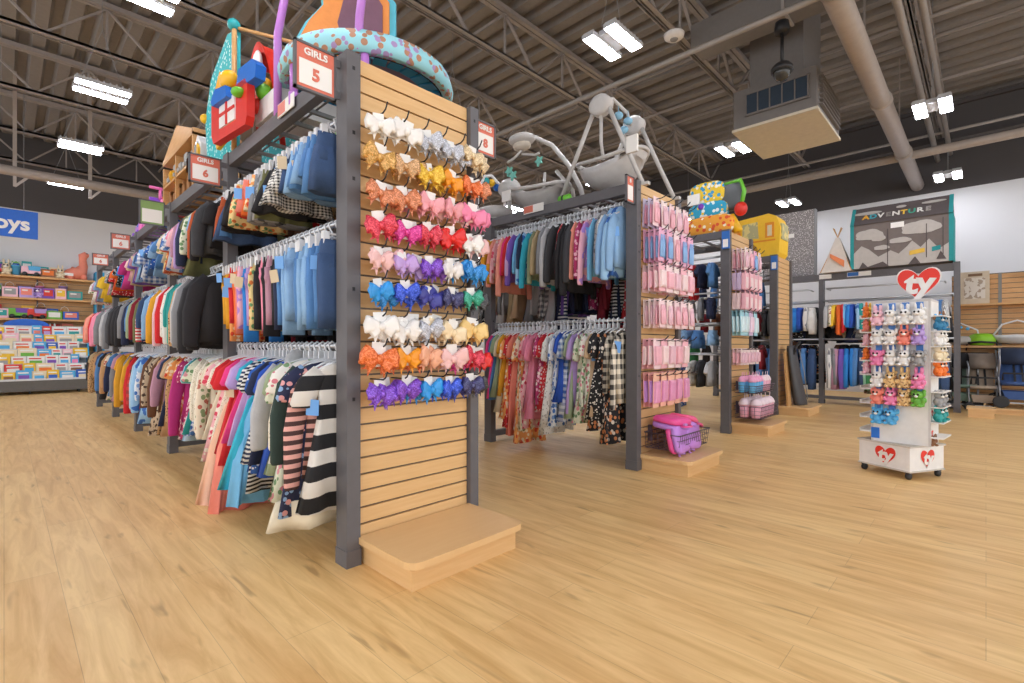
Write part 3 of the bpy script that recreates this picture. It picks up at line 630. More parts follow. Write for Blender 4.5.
# swing gondola
yb = G2[1]+.16
hang('top rail of the swing gondola', G2[0]+.085, 2.62, yb, yb+1.84, 'hdl1.1 hTY1.1 hdl1.05 pLW hCG psk1.1 plp pla1.15 ppu1.1 psa cch1.1 cbk1.15 cbk1.1 ppk pSB1.05 cch pgy1.1 hlg1.1 hgy pkh1.1 pol psg paq1.05 pbl1.05 pnv psk ppu pll1.05 prd1.1 pho psa1.2 pFP pco1.2 psa1.05 pmu1.1 pmu', 'clothes on the swing gondola', 'y', 1.1, 1.05)
hang('lower rail of the swing gondola', G2[0]+.085, 1.46, yb, yb+1.84, 'pPL1.15 pPL eFB1.02 eFB eDB dbe1.05 dcr dFG dmi1.1 dla1.1 dsg dbl1.05 db1 eFU1.0 dFU1.1 eLW1.1 dDR1.05 dFM1.05 dSR1.1 dpk1.1 dpk eFP1.1 eFO1.15 eFC1.1 eco1.1 erd1.1 dog1.1 dmu dcr1.05 dsg ddb dho'.replace('db1','drb'), 'clothes on the swing gondola', 'y', 1.17, 1.0)
hang('top rail, back of the swing gondola', G2[0]+.79, 2.62, yb, yb+1.84, 'dkh dkh dmu drd dbk dnv ddr ddr dpu dnv dbk dnv dpu dSN dnv dlg dgy dlg dlg dgy', 'clothes on the back of the swing gondola', 'y', 1.42, 1, False, 0, 1.5)
hang('top rail, back of second bay of the swing gondola', G2[0]+.79, 2.62, yb+2.03, yb+3.2, 'dbe dkh dgy dlg dbe dkh dgy dbk dlg dbe dkh dgy', 'clothes on the back of the swing gondola', 'y', 1.42, 1, False, 0, 1.5)
hang('lower rail, back of the swing gondola', G2[0]+.79, 1.46, yb, yb+1.84, 'pgy pbk plg pch ptn pnv pgy pbe pbk plg pmv pgy pol pbk', 'clothes on the back of the swing gondola', 'y', 1.3, 1, False, 0, 1.5)
# bouncer gondola
yb = G3[1]+.16
hang('top rail of the bouncer gondola', G3[0]+.085, 2.45, yb, yb+1.84, 'tdb tnv1.1 rrd1.05 rrd1.05 ycr tnv tbl1.1 tdr tdl tmu tdb tgy', 'clothes on the bouncer gondola', 'y', .85, .9, False)
hang('middle rail of the bouncer gondola', G3[0]+.085, 1.95, yb, yb+1.84, 'jnv jgy jlg1.15 jlg jdr jmu jye jnv jbk jgn', 'clothes on the bouncer gondola', 'y', .62, .9, False)
hang('third rail of the bouncer gondola', G3[0]+.085, 1.52, yb, yb+1.84, 'sdl sdb sdl sdb sdn sdl sdb sgn sbk', 'clothes on the bouncer gondola', 'y', .8, .95, False)
hang('bottom rail of the bouncer gondola', G3[0]+.085, 1.08, yb, yb+1.84, 'tlg tch twh rDU1.1 twh tgy tSB twh tlg twh tgy', 'clothes on the bouncer gondola', 'y', .95, .95, False)
yb = G4[1]+.16
hang('top rail of the bus tent gondola', G4[0]+.085, 2.45, yb, yb+1.84, 'jdb jdn jdl jdb jnv jdb jgy', 'clothes on the bus tent gondola', 'y', .9, .9, False)
hang('middle rail of the bus tent gondola', G4[0]+.085, 1.9, yb, yb+1.84, 'tdr trd tPR tbr tdr trs tmu', 'clothes on the bus tent gondola', 'y', .9, .9, False)
hang('bottom rail of the bus tent gondola', G4[0]+.085, 1.3, yb, yb+1.84, 'tdr tPR tgy tbk tgn tch', 'clothes on the bus tent gondola', 'y', .9, .9, False)
# wall rack, along Y at the back of the shop
def rack(label, y, L, H=2.72, x=11.9, ends=(0,1)):
    t = thing('clothes_rack', label, 'clothes rack', (x,y,0))
    for py in [(0, L-.09)[e] for e in ends]: MB().box(0,.12,py,py+.09,0,H).box(-.006,.126,py-.006,py+.096,0,.08).build('post', STEEL, t)
    MB().box(.01,.11,.09,L-.09,H-.15,H-.02).build('top_beam', STEEL, t)
    MB().box(.01,.11,.09,L-.09,.1,.16).build('bottom_bar', STEEL, t)
    for z in (2.14, 1.34): MB().tube([(-.05,.09,z),(-.05,L-.09,z)], .02, 10).box(-.05,.03,.085,.11,z-.02,z+.02).box(-.05,.03,L-.11,L-.085,z-.02,z+.02).build('hang_rail', CHROME, t)
    for z in (2.14, 1.34): MB().tube([(.4,.09,z),(.4,L-.09,z)], .016, 8).tube([(.4,.12,z),(.05,.12,z)], .014, 8).tube([(.4,L-.12,z),(.05,L-.12,z)], .014, 8).build('back_rail', CHROME, t)
    for z in (2.36,): MB().tube([(-.3,.2,z),(-.3,L-.2,z)], .018, 10).tube([(-.3,.2,z),(.05,.2,z)], .014, 8).tube([(-.3,L-.2,z),(.05,L-.2,z)], .014, 8).build('faceout_bar', CHROME, t)
rack('wide charcoal wall rack of boys clothes below the grey adventure tent', .33, 2.2)
rack('charcoal wall rack partly behind the last gondola below the speckled panel', 2.44, 2.3, ends=(1,))
hang('upper rail of the rack below the adventure tent', 11.85, 2.14, .5, 2.38, 'plg1.1 pdb prb pbl jbl jrb jnv jgy jdl jtl jmi jrb jrd jco jgy jlg jlg jch jgy jlg ptl pbl prb pbl psk prd pog pye pcr plg', 'clothes on the wall rack', 'y', 1.05, .9, False, 0, 1.7)
hang('lower rail of the rack below the adventure tent', 11.85, 1.34, .5, 2.38, 'jdn jdb jdn jnv jbk jkh1.3 jkh1.3 jtn1.3 jnv jch jgy jbk jch rpk1.45 jgn jmi jdn jdb jbl jbl jpu jmv jgy jSV', 'clothes on the wall rack', 'y', 1.6, .9, False, 0, 1.7)
hang('upper rail of the rack below the speckled panel', 11.85, 2.14, 2.58, 4.5, 'jwh jSV jrb jbl jrd jnv jch jch jbk jgy jch jbk jnv jch jgy jbk jch', 'clothes on the speckled panel rack', 'y', 1.1, .9, False, 0, 1.9)
hang('lower rail of the rack below the speckled panel', 11.85, 1.34, 2.58, 4.5, 'jdn jdb jdn jnv jdn jdb jdn jdb jnv jdn jdb jdn jbk', 'clothes on the speckled panel rack', 'y', 1.65, .9, False, 0, 1.9)
for lab, z, y0, tk, k in (('upper back row of the adventure tent rack', 2.14, .5, 'dbk dch dnv dbk dbr dch dbk dnv dgy dbk dch dbr dbk dnv dkh dbk', 1.05), ('upper back row of the speckled panel rack', 2.14, 2.6, 'dbk dch dnv dbk dbr dbe dbk dkh dgy dbk dch dbk dnv dbk', 1.05),
                    ('lower back row of the adventure tent rack', 1.34, .5, 'dbk dch dkh dbk dnv dbk dbe dch dbk dch dbk dbr', 1.25), ('lower back row of the speckled panel rack', 1.34, 2.6, 'dbk dnv dch dbk dnv dbk dch dnv dbk dbk', 1.25)):
    hang(lab, 12.3, z, y0, y0+1.85, tk, 'clothes on the back of the wall rack', 'y', k, 1, False, 0, 3.0)
# ------------------------------------------------------------------ packaged goods on the pink gondola ends
def pack_mesh(v):
    mb = MB()
    if v == 0:      # tall clear pack of tubes on a card
        mb.box(-.045,.045,0,.004,-.25,.03,0)
        for x in (-.024,0,.024): mb.lathe([(.004,-.22),(.0105,-.21),(.0105,-.09),(.006,-.07),(.005,-.03)], 8, 1, (x,-.014,0))
    elif v == 1:    # blister card with rounded bubble
        mb.box(-.05,.05,0,.004,-.24,.03,0)
        mb.loft([[(a*.042*k, -.03*j, -.12+b*.085*k) for a,b in ((-1,-1),(1,-1),(1,1),(-1,1))] for j,k in ((0,1),(.7,.95),(1,.75))], 1, False)
    elif v == 2:    # small box pack
        mb.box(-.055,.055,-.05,.0,-.22,-.02,0); mb.box(-.04,.04,-.053,-.05,-.2,-.07,1); mb.box(-.02,.02,-.027,-.023,-.02,.03,0)
    elif v == 3:    # drink bottle with tapered lid
        mb.lathe([(.03,-.23),(.04,-.225),(.045,-.12),(.043,-.08)], 12, 0, (0,-.03,0)); mb.lathe([(.046,-.085),(.046,-.06),(.022,-.035),(.02,0),(.006,.015)], 12, 1, (0,-.03,0))
    return mb
PK = {k: (S('pack '+k, a, rough=.35), S('pack fill '+k, b, rough=.3)) for k, a, b in (('pastel rainbow','#d9d2ee','#f0a6c0'),('pink and blue','#f1b3cf','#8ab7e8'),('pale pink','#f8dadd','#f3b7c4'),('blush','#f8e4e0','#eec3d0'),
      ('rose pink','#f6bcc7','#f7dcdc'),('pink and lilac','#f4b4ae','#c58fd8'),('peach pink','#f6c2a8','#e79fc6'),('baby blue','#a8dbe6','#d9eef2'),('pale lilac','#d9c3e2','#f1d5e6'),('cup pink','#f2b2c4','#f6dfe6'),('cup blue','#63b3e0','#f3a9cc'))}
def pack_row(where, x0, dx, nx, y0, nd_, z, v, keys, ez=1.0, ex=1.0, group='packs on the slatwall end'):
    me = {k: pack_mesh(v).mesh('pack', list(PK[k])) for k in set(keys)}
    for i in range(nx):
        o = link('display_hook', hook_me, None, (x0+i*dx,y0+.0,z+.012), scale=(1,1.6,1)); tag(o, 'black display hook %s along %s' % (ORD[i+1], where), 'hook', 'slatwall hooks')
        for j in range(nd_):
            k = keys[(i*2+j//2) % len(keys)]
            o = link(('tube_pack','blister_pack','boxed_toy','drink_bottle')[v], me[k], None, (x0+i*dx+random.uniform(-.004,.004), y0-.03-j*.055*(1 if v < 2 else 1.15), z+random.uniform(-.004,.004)), (random.uniform(-.04,.04),0,random.uniform(-.06,.06)), (ex,1,ez))
            tag(o, '%s %s, %s deep on %s peg of %s' % (k, ('tube pack','blister pack','small box','bottle')[v], ORD[nd_-j], ORD[i+1], where), 'package', group)
def pinks(): 
    y = G2[1]+.04; x = G2[0]+.2; g = 'packs on the pink gondola end'
    pack_row('topmost pink row', x, .16, 5, y, 3, 2.62, 0, ['pastel rainbow','pale pink','pastel rainbow','blush'], 1.0, 1.25, g)
    pack_row('second pink row', x, .16, 5, y, 4, 2.31, 0, ['pink and blue','pink and blue','pale pink'], 1.15, 1.25, g)
    pack_row('third pink row', x, .16, 5, y, 4, 1.97, 1, ['pale pink','rose pink','blush'], 1.0, 1.25, g)
    pack_row('fourth pink row', x, .16, 5, y, 4, 1.63, 0, ['blush','pale pink','pale pink'], 1.0, 1.25, g)
    pack_row('fifth pink row', x, .16, 5, y, 3, 1.24, 1, ['rose pink','pale pink','blush'], 1.1, 1.2, g)
    pack_row('lowest pink row', x, .16, 5, y, 3, .9, 1, ['pink and lilac','peach pink'], 1.25, 1.25, g)
    y = G3[1]+.04; x = G3[0]+.2; g = 'packs under the baby bouncer'
    pack_row('top row below the bouncer', x, .18, 4, y, 4, 2.52, 0, ['pale pink','blush','pink and blue'], 1.1, 1.3, g)
    pack_row('second row below the bouncer', x, .18, 4, y, 3, 2.23, 2, ['pale lilac','rose pink'], 1.15, 1.25, g)
    pack_row('third row below the bouncer', x, .18, 4, y, 3, 1.95, 2, ['pale pink','rose pink'], 1.1, 1.25, g)
    pack_row('baby blue row below the bouncer', x, .18, 4, y, 3, 1.66, 1, ['baby blue','baby blue','pale lilac'], 1.3, 1.5, g)
    pack_row('small pink row below the bouncer', x, .13, 6, y, 3, 1.14, 1, ['pale pink','blush'], .85, 1.0, g)
pinks()
WIRE = S('basket_wire', '#5a4c58', rough=.4, metal=.4)
def basket(label, x, y, z, w, d, h):
    t = thing('wire_basket', label, 'basket', (x,y,z)); mb = MB()
    for zz, r in ((0,.004),(h*.33,.003),(h*.66,.003),(h,.006)):
        e = .02*zz/h; mb.tube([(-e,-e,zz),(w+e,-e,zz),(w+e,d,zz),(-e,d,zz)], r, 6, closed=True)
    n = int(w/.045)
    for i in range(n+1): q = w*i/n; mb.tube([(q,d,h),(q,d,0),(q,0,0),(q,-.02,h)], .003, 5)
    n = int(d/.06)
    for i in range(1, n): q = d*i/n; mb.tube([(-.02,q,h),(0,q,0),(w,q,0),(w+.02,q,h)], .003, 5)
    mb.build('wire_grid', WIRE, t)
    for q in (w*.2, w*.8): MB().box(q-.008,q+.008,d,d+.04,h*.3,h+.05).build('bracket', WIRE, t)
    return t
basket('black wire basket of pink lunch cases above the middle plinth', G2[0]+.15, G2[1]-.35, .21, .64, .34, .15)
def lunch(label, loc, rot, m1, m2):
    t = thing('lunch_case', label, 'lunch case', loc); t.rotation_euler = rot; t.scale = (1.15,1.15,1.25)
    w, d, h = .15, .12, .045; n = []
    def sh(k, z): return [(k*w*math.copysign(abs(cos(a))**.45,cos(a)), k*d*math.copysign(abs(sin(a))**.45,sin(a)), z) for a in [2*PI*i/20 for i in range(20)]]
    MB().loft([sh(.9,-h),sh(1,-h*.7),sh(1,-.004)]).build('bottom_shell', m1, t); ld = MB().loft([sh(1.0,.004),sh(1,h*.7),sh(.9,h),sh(.6,h*1.15)]).build('lid', m2, t)
    MB().tube([(-.06,-d,0),(-.05,-d-.035,0),(.05,-d-.035,0),(.06,-d,0)], .009, 8).build('handle', m2, t); MB().box(-.025,.025,-d-.012,-d+.01,-.018,.018).build('latch', S('lilac_latch','#cfa3e6',rough=.4), ld)
M1 = S('case_pink','#f0559f',rough=.4); M2 = S('case_lilac','#c68be0',rough=.4); M3 = S('case_rose','#ee5f8d',rough=.4)
bx, by = G2[0]+.15, G2[1]-.35
for lab, l, r, a, b in (('hot pink lunch case lying on top at the post side of the basket', (.17,.15,.27), (.1,.06,-.1), M2, M1), ('rose lunch case tilted on top at the far side', (.47,.17,.24), (.1,.3,.3), M2, M3),
      ('pink and lilac case standing upright nearest the post', (.15,.07,.13), (PI/2-.2,0,.08), M1, M2), ('lilac case standing upright in the basket middle', (.38,.07,.135), (PI/2-.2,.15,.05), M1, M2), ('lilac case standing upright at far basket end', (.5,.19,.13), (PI/2-.3,0,-.1), M1, M2)):
    lunch(lab, (bx+l[0],by+l[1],.2+l[2]-.02), r, a, b)
basket('wire basket of pink cups standing above the plinth under the bouncer', G3[0]+.1, G3[1]-.36, .22, .74, .32, .16)
basket('upper wire basket of blue and pink cups under the bouncer', G3[0]+.1, G3[1]-.3, .56, .74, .26, .1)
cup_me = {}
for k in ('cup pink','cup blue'):
    mb = MB().lathe([(.05,0),(.055,.01),(.068,.17)], 14, 0); mb.lathe([(.074,.17),(.074,.19),(.055,.23),(.03,.255),(.01,.26)], 14, 1); mb.tube([(.01,0,.25),(.02,0,.32)], .006, 6, 1); cup_me[k] = mb.mesh('cup', list(PK[k]))
for i in range(5):
    for j in range(2):
        o = link('lidded_cup', cup_me['cup pink'], None, (G3[0]+.19+i*.14, G3[1]-.28+j*.15, .226), (0,0,i)); tag(o, 'pink lidded cup, %s from post, %s row of lower basket' % (ORD[i+1], ('front','back')[j]), 'cup', 'cups in the baskets')
for i in range(7):
    for j in range(2):
        k = 'cup blue' if i < 4 else 'cup pink'
        o = link('lidded_cup', cup_me[k], None, (G3[0]+.16+i*.105, G3[1]-.24+j*.13, .566), (0,0,i), (.72,.72,.85)); tag(o, '%s lidded cup, %s from post, %s row of upper basket' % (k[4:], ORD[i+1], ('front','back')[j]), 'cup', 'cups in the baskets')
# black carry bag and board standing on the bus gondola's plinth
t = thing('carry_bag', 'tall black folded carry bag leaning upright on the farthest plinth', 'bag', (G4[0]+.6,G4[1]-.22,.15))
rings = []
for k, z in enumerate((0,.05,.3,.6,.85,1.0,1.06)):
    wv = (.23,.25,.24,.22,.19,.16,.08)[k]; rings.append([(-.2*z+wv*cos(2*PI*i/16)*(1+.06*sin(3*i+k)), .1*z+(.09-.03*z)*sin(2*PI*i/16)*(1+.1*sin(2*i+k)), z) for i in range(16)])
MB().loft(rings).build('bag_body', S('black_nylon','#4b4b4e',rough=.5), t)
MB().tube([(-.1,-.0,1.02),(-.18,-.03,1.12),(-.26,0,1.05),(-.27,.05,.9)], .022, 8).build('strap', DARK, t); MB().tube([(.05,-.1,.1),(-.02,-.06,.6),(-.12,.0,1.0)], .008, 6).build('zip_piping', GREY, t)
t = thing('wooden_board', 'bare wooden plank standing beside the black carry bag', 'board', (G4[0]+.16,G4[1]-.14,.15)); t.rotation_euler = (-.06,0,.0)
MB().box(0,.16,0,.03,0,.95).build('plank', PINE, t); MB().box(.17,.2,0,.02,0,.6).build('edge_strip', PINE, t)
# ------------------------------------------------------------------ big toys on the gondola tops (beam top z = 2.79)
# toddler trampoline
T = thing('trampoline', 'round toddler trampoline with blue printed skirt and lilac legs above the corner post', 'trampoline', (1.86,3.25,3.02))
R = .56; skirt = mat('pony_print_cover', 'floral', '#9ad6e2', '#b58468', '#a98fc0', sc=20, rough=.7)
n = 44
def circ(r, z): return [(r*cos(2*PI*i/n), r*sin(2*PI*i/n), z) for i in range(n)]
MB().loft([circ(R-.02,.0),circ(R+.035,-.01),circ(R+.05,.06),circ(R+.03,.13),circ(R-.05,.15),circ(R-.13,.13),circ(R-.12,.115),circ(R-.02,.11)], cap=False).build('padded_skirt', skirt, T)
MB().tube([(R*cos(2*PI*i/32), R*sin(2*PI*i/32), .02) for i in range(32)], .024, 8, closed=True).build('hoop', LILAC, T)
mb = MB(); mb.lathe([(.002,.05),(.38,.05),(.40,.056),(.4,.066),(.002,.066)], 40); mb.build('jump_mat', S('mauve_mat','#8f7790'), T)
mb = MB()
for i in range(26):
    a = 2*PI*i/26; M_ = Matrix.Rotation(a,4,'Z'); mb.box(.385,.55,-.042,.042,.035,.05,0,M_)
mb.build('elastic_strap', S('strap_blue','#2795c8',rough=.5), T)
mb = MB(); mb.lathe([(.545,.0),(.545,.1),(.52,.105),(.4,.09),(.4,.085),(.52,.07),(.53,.0)], 40, cap=False); mb.build('inner_band', S('dark_navy_band','#252b40'), T)
for a in (PI*1.02, PI*1.32, .15, PI*.55):
    x, y = R*cos(a), R*sin(a); MB().tube([(x,y,.02),(x,y,-.2)], .026, 10).lathe([(.032,-.27),(.034,-.26),(.034,-.19),(.02,-.19)], 10, 0, (x,y,0)).build('leg', LILAC, T)
MB().tube([(-.55,.26,-.24),(-.55,.26,.32),(-.47,.2,.9)], .026, 10).tube([(-.34,-.46,-.0),(-.33,-.46,.22),(-.22,-.4,.9)], .026, 10).tube([(-.47,.2,.9),(-.22,-.4,.9)], .026, 8).build('handle_frame', LILAC, T)
# rounded printed board on the handle
P = [(-.2,.0),(-.26,.12),(-.2,.22),(-.12,.3),(-.13,.42),(0,.46),(.14,.42),(.24,.3),(.24,.14),(.14,.02)]
Mb = Matrix.Translation((-.24,-.1,.13)) @ Matrix.Rotation(-.85,4,'Z') @ Matrix.Scale(1.3,4)
MB().prism([(a*1.1,b*1.08-.02) for a,b in P], 'xz', .012, .03).xf(Mb).build('board_rim', S('board_blue','#5fbfd6'), T)
bp = MB().prism([(a*.97,b) for a,b in P], 'xz', .0, .034).xf(Mb).build('printed_board', S('board_orange','#e6914a'), T)
MB().prism([(.0,.05),(-.04,.2),(.02,.42),(.14,.38),(.2,.28),(.2,.14),(.12,.05)], 'xz', -.004, .001).xf(Mb).build('brown_patch', S('board_brown','#7a5566'), bp)

def A_(x, y, z): return (x, y, z)
# red play house panel, slide and gym things in the first bay
t = thing('play_house', 'red plastic playhouse panel with white window hanging over the beam', 'toy', (1.2,3.82,2.79)); t.rotation_euler = (0,0,.1); t.scale = (.8,.9,.72)
MB().prism([(0,0),(.62,0),(.66,.1),(.66,.42),(.62,.46),(0,.46),(-.03,.4),(-.03,.08)], 'yz', -.0, .07).build('red_wall', RED, t)
wp = MB().box(-.012,0,.17,.47,.11,.37).build('window_panel', WHITE, t); MB().box(-.02,-.01,.305,.335,.11,.37).box(-.02,-.01,.17,.47,.225,.255).build('window_cross', RED, wp)
MB().ball((.0,.3,.56), .08,.1,.1, n=14).build('yellow_knob', YELLOW, t)
MB().prism([(-.17,.4),(.14,.4),(.16,.46),(.12,.6),(-.12,.6),(-.19,.52)], 'yz', .0, .09).build('blue_roof', BLUE, t)
MB().prism([(.22,.34),(.5,.34),(.54,.4),(.45,.5),(.24,.46)], 'yz', -.06, .0).build('blue_awning', BLUE, t); MB().ball((-.02,.08,.34), .06, .06, .05).build('green_button', GREEN, t)
t = thing('toy_slide', 'curved red plastic toy slide standing behind the playhouse', 'toy', (1.5,4.05,2.84))
rings = []
for k in range(9):
    a = k/8; x, z = -.1+.02*k, .98-(.98*a*a*.7)-.1*a; y = .32-.4*(1-cos(a*PI/2))
    y = -.3+.5*a; z = .1+.58*sin(a*PI*.66)
    rings.append([(-.09,y,z),(.09,y,z),(.12,y,z+.07),(.09,y,z+.05),(-.09,y,z+.05),(-.12,y,z+.07)])
MB().loft(rings, smooth=False).build('slide_chute', RED, t); MB().tube([(-.09,.1,.0),(-.08,.15,.4)], .025, 8).tube([(.09,.1,.0),(.08,.15,.4)], .025, 8).build('support', RED, t)
MB().ball((-.1,.12,.6), .03, .08, .11, n=14).build('white_disc', WHITE, t)
t = thing('play_table', 'white plastic activity table top with green and red knobs near the trampoline', 'toy', (1.32,3.55,2.78))
MB().box(0,.5,0,.42,.08,.24).box(.03,.08,.03,.08,0,.08).box(.42,.47,.34,.39,0,.08).box(.03,.08,.34,.39,0,.08).box(.42,.47,.03,.08,0,.08).build('table_body', WHITE, t)
for c, m in (((.02,.3,.3),GREEN),((.05,.36,.38),YELLOW),((.0,.39,.22),RED)): MB().ball(c, .06, n=10).tube([(c[0],c[1],.2),c], .02, 8).build('knob', m, t)
MB().prism([(.1,.24),(.3,.24),(.34,.42),(.2,.36),(.06,.5)], 'yz', .1, .2).build('yellow_arm', YELLOW, t)
t = thing('green_frog_ride', 'lime green plastic rocking toy inside the top rack of the first bay', 'toy', (1.72,3.2,2.46)); 
MB().ball((0,0,.22),.12,.2,.12).tube([(0,-.1,.2),(0,-.22,.05),(0,-.2,-.02)], .05, 10).tube([(0,.12,.2),(0,.2,.05),(0,.2,-.02)], .05, 10).build('body', GREEN, t); MB().ball((0,-.18,.36), .08).build('head', GREEN, t)
# folding cot with aqua mesh
t = thing('mesh_play_cot', 'tall aqua patterned mesh play cot tilted on the gondola top', 'play cot', (1.3,4.42,2.79))
AQ = mat('aqua_trellis', 'dots', '#35b6bd', '#c9ecec', sc=24)
MB().prism([(0,0),(.72,0),(.8,.5),(.62,.82),(.15,1.02),(-.02,.98)], 'yz', 0, .05).build('mesh_side', AQ, t)
MB().prism([(.14,.12),(.34,.1),(.46,.36),(.4,.62),(.26,.74),(.12,.66)], 'yz', -.03, .0).build('yellow_panel', S('yellow_pad','#efad25'), t)
MB().prism([(.2,.26),(.3,.24),(.34,.42),(.24,.52)], 'yz', -.036, -.029).build('brown_patch', S('pad_brown','#8a5a34'), t)
MB().tube([(0,-.02,0),(.0,-.03,1.0)], .02, 8).tube([(0,-.03,1.0),(.5,-.35,.92)], .014, 8).tube([(.02,.16,1.0),(.02,.8,.5)], .018, 8).build('pole', PINE, t)
MB().ball((0,-.02,1.02), .05).build('teal_joint', TEAL, t); MB().ball((0,.8,.52), .045).build('yellow_joint', YELLOW, t)
MB().box(.46,.5,-.02,.7,0,.9).build('back_side', AQ, t)
# wooden doll house with toys
t = thing('doll_house', 'open wooden doll house packed with brown and silver toy pieces', 'doll house', (1.32,5.75,2.79))
mb = MB()
for y in (0,.7,1.3): mb.box(0,.45,y,y+.025,0,.52 if y else .62)
for z in (0,.27,.55): mb.box(0,.45,0,1.32,z,z+.025)
mb.prism([(-.02,.57),(1.34,.57),(1.34,.6),(.66,.84),(-.02,.6)], 'yz', 0, .45).box(.43,.45,0,1.32,0,.55); mb.build('house_shell', PINE, t)
for k in range(6): MB().box(.03,.12+.04*(k % 3),.06+k*.2,.17+k*.2,.028,.16+.05*(k % 2)).box(.02,.13,.06+k*.2,.09+k*.2,.16,.2).build('toy_furniture', S('toy_brown','#9b6a3c'), t)
for k in range(5): MB().box(.02,.16,.08+k*.24,.2+k*.24,.298,.42+.04*(k % 2)).box(.0,.1,.1+k*.24,.18+k*.24,.32,.36).build('toy_appliance', S('toy_grey','#a8a7a5'), t); MB().box(-.01,.02,.06,.2,.2,.34).build('red_door', RED, t); MB().ball((.05,.9,.34),.08).build('yellow_toy', YELLOW, t)
t = thing('toy_drum', 'small white and yellow toy with round mirror leaning beside the doll house', 'toy', (1.33,5.52,2.79))
MB().prism([(0,0),(.18,0),(.2,.4),(.1,.5),(-.02,.4)], 'yz', 0, .1).build('body', WHITE, t); MB().prism([(.02,.04),(.1,.04),(.04,.4),(-.01,.34)], 'yz', -.02, .0).build('yellow_arm', YELLOW, t); MB().ball((0,.1,.36),.02,.08,.08).build('mirror', CHROME, t)
# ride-on toys further back
def rideon(label, loc, m1, m2, m3, s=1.0):
    t = thing('ride_on_toy', label, 'toy', loc); t.scale = (s,s,s)
    MB().prism([(0,.08),(.5,.08),(.56,.2),(.5,.3),(.3,.26),(.2,.34),(.06,.5),(-.04,.42),(-.06,.16)], 'yz', .03, .27).build('body', m1, t)
    for y in (.08,.43):
        for x in (0,.27): MB().lathe([(.02,-.02),(.085,-.02),(.09,0),(.085,.02),(.02,.02)], 14).xf(Matrix.Translation((x,y,.09)) @ Matrix.Rotation(PI/2,4,'Y')).build('wheel', m2, t)
    MB().prism([(.28,.28),(.52,.28),(.54,.33),(.3,.34)], 'yz', .05, .25).build('seat', m3, t)
    MB().tube([(.15,.04,.44),(.15,.0,.62)], .02, 8).tube([(.02,0,.62),(.28,0,.62)], .02, 8).build('handlebar', m2, t)
rideon('purple ride-on toy with pink handlebar above the third and fourth bays', (1.38,8.35,2.79), PURPLE, PINK, LILAC, 1.0)
rideon('pink ride-on toy with orange seat behind the green size sign', (1.36,7.1,2.79), PINK, ORANGE, RED, .95)
rideon('purple and blue ride-on toy farthest along the long gondola', (1.4,9.1,2.79), LILAC, PURPLE, BLUE, .9)
for lab, m, y in (('orange storage tub on the gondola top beyond the doll house', ORANGE, 6.75), ('blue storage tub on the top rack near the third upright', BLUE, 7.75)):
    t = thing('storage_tub', lab, 'tub', (1.6,y,2.79)); MB().loft([[(k*.16*a, k*.2*b, z) for a,b in ((-1,-1),(1,-1),(1,1),(-1,1))] for k, z in ((.85,0),(1,.28),(1.08,.28),(1.08,.3),(.98,.3),(.85,.03))], 0, False).build('tub_body', m, t)

# ------------------------------------------------------------------ baby swings
FR = S('swing_frame_grey', '#c5c1bd', rough=.4); CLOTH = S('swing_fabric', '#c9c5c2'); DC = S('swing_fabric_taupe', '#b3aeaa')
t = thing('baby_swing', 'large grey baby swing with twin motor heads nearest the pink packs', 'baby swing', (4.72,2.95,2.79))
for s, hx in ((-1,-.3),(1,.38)):
    r_ = [[(hx+.055*a*(1 if k<3 else .8), .13*kk*cos(2*PI*i/14), z+.11*kk*sin(2*PI*i/14)*1.0) for i in range(14)] for k,(a,kk,z) in enumerate(((-1,.6,.97),(-.8,1,.97),(.8,1,.97),(1,.6,.97)))]
    MB().loft(r_).build('motor_head', CLOTH, t)
    MB().tube([(hx,.08,.96),(hx,.3,.55),(hx,.58,.012)], .024, 10).build('leg', FR, t); MB().tube([(hx,-.08,.96),(hx,-.28,.5),(hx,-.5,.012)], .024, 10).build('leg', FR, t)
    MB().tube([(hx,0,.9),(hx*.85,.03,.6),(hx*.75,.02,.42)], .018, 8).build('hanger_arm', FR, t)
    MB().bar((hx-.0,.52,.02),(hx,.64,.02),.05,.03).bar((hx,-.44,.02),(hx,-.56,.02),.05,.03).build('foot', FR, t)
rings = []
for k in range(9):
    a = -1+2*k/8; hw = .27*math.sqrt(max(.04,1-a*a*.88)); zz = .48+.1*abs(a)**2-.02*a; dp = .24*(1-a*a)**.6+.03
    rings.append([(.02+hw*cos(b), a*.4, zz+(-dp*abs(sin(b))**.8 if sin(b) < 0 else -.04-dp*.55*abs(sin(b)))*1.0) for b in [2*PI*i/18 for i in range(18)]])
MB().loft(rings).xf(Matrix.Translation((-.04,.05,-.08))).build('seat_sling', CLOTH, t)
MB().tube([(.02+.285*cos(2*PI*i/24)*(1), .42*sin(2*PI*i/24), .49+.09*sin(2*PI*i/24)**2) for i in range(24)], .022, 8, closed=True).xf(Matrix.Translation((-.04,.05,-.08))).build('seat_rim', FR, t)
MB().box(-.2,.18,-.03,.03,.25,.262).build('crotch_strap', DC, t)
MB().tube([(-.3,0,1.04),(-.15,-.05,1.08),(.1,-.08,1.0),(.2,-.06,.9)], .018, 8).build('mobile_arm', FR, t)
for c in ((-.05,-.06,.93),(.08,-.1,.9),(.16,.0,.86)): MB().ball(c, .05, .05, .04).tube([c,(c[0],c[1],c[2]+.12)], .004, 5).build('mobile_bird', S('mobile_blue','#8fc3e0'), t)
MB().box(-.36,-.33,-.46,-.34,.35,.52).build('price_card', CARD, t)
t = thing('baby_swing', 'grey cradle swing with arched arm and teal hanging stars, middle of three', 'baby swing', (4.62,4.0,2.79))
rings = []
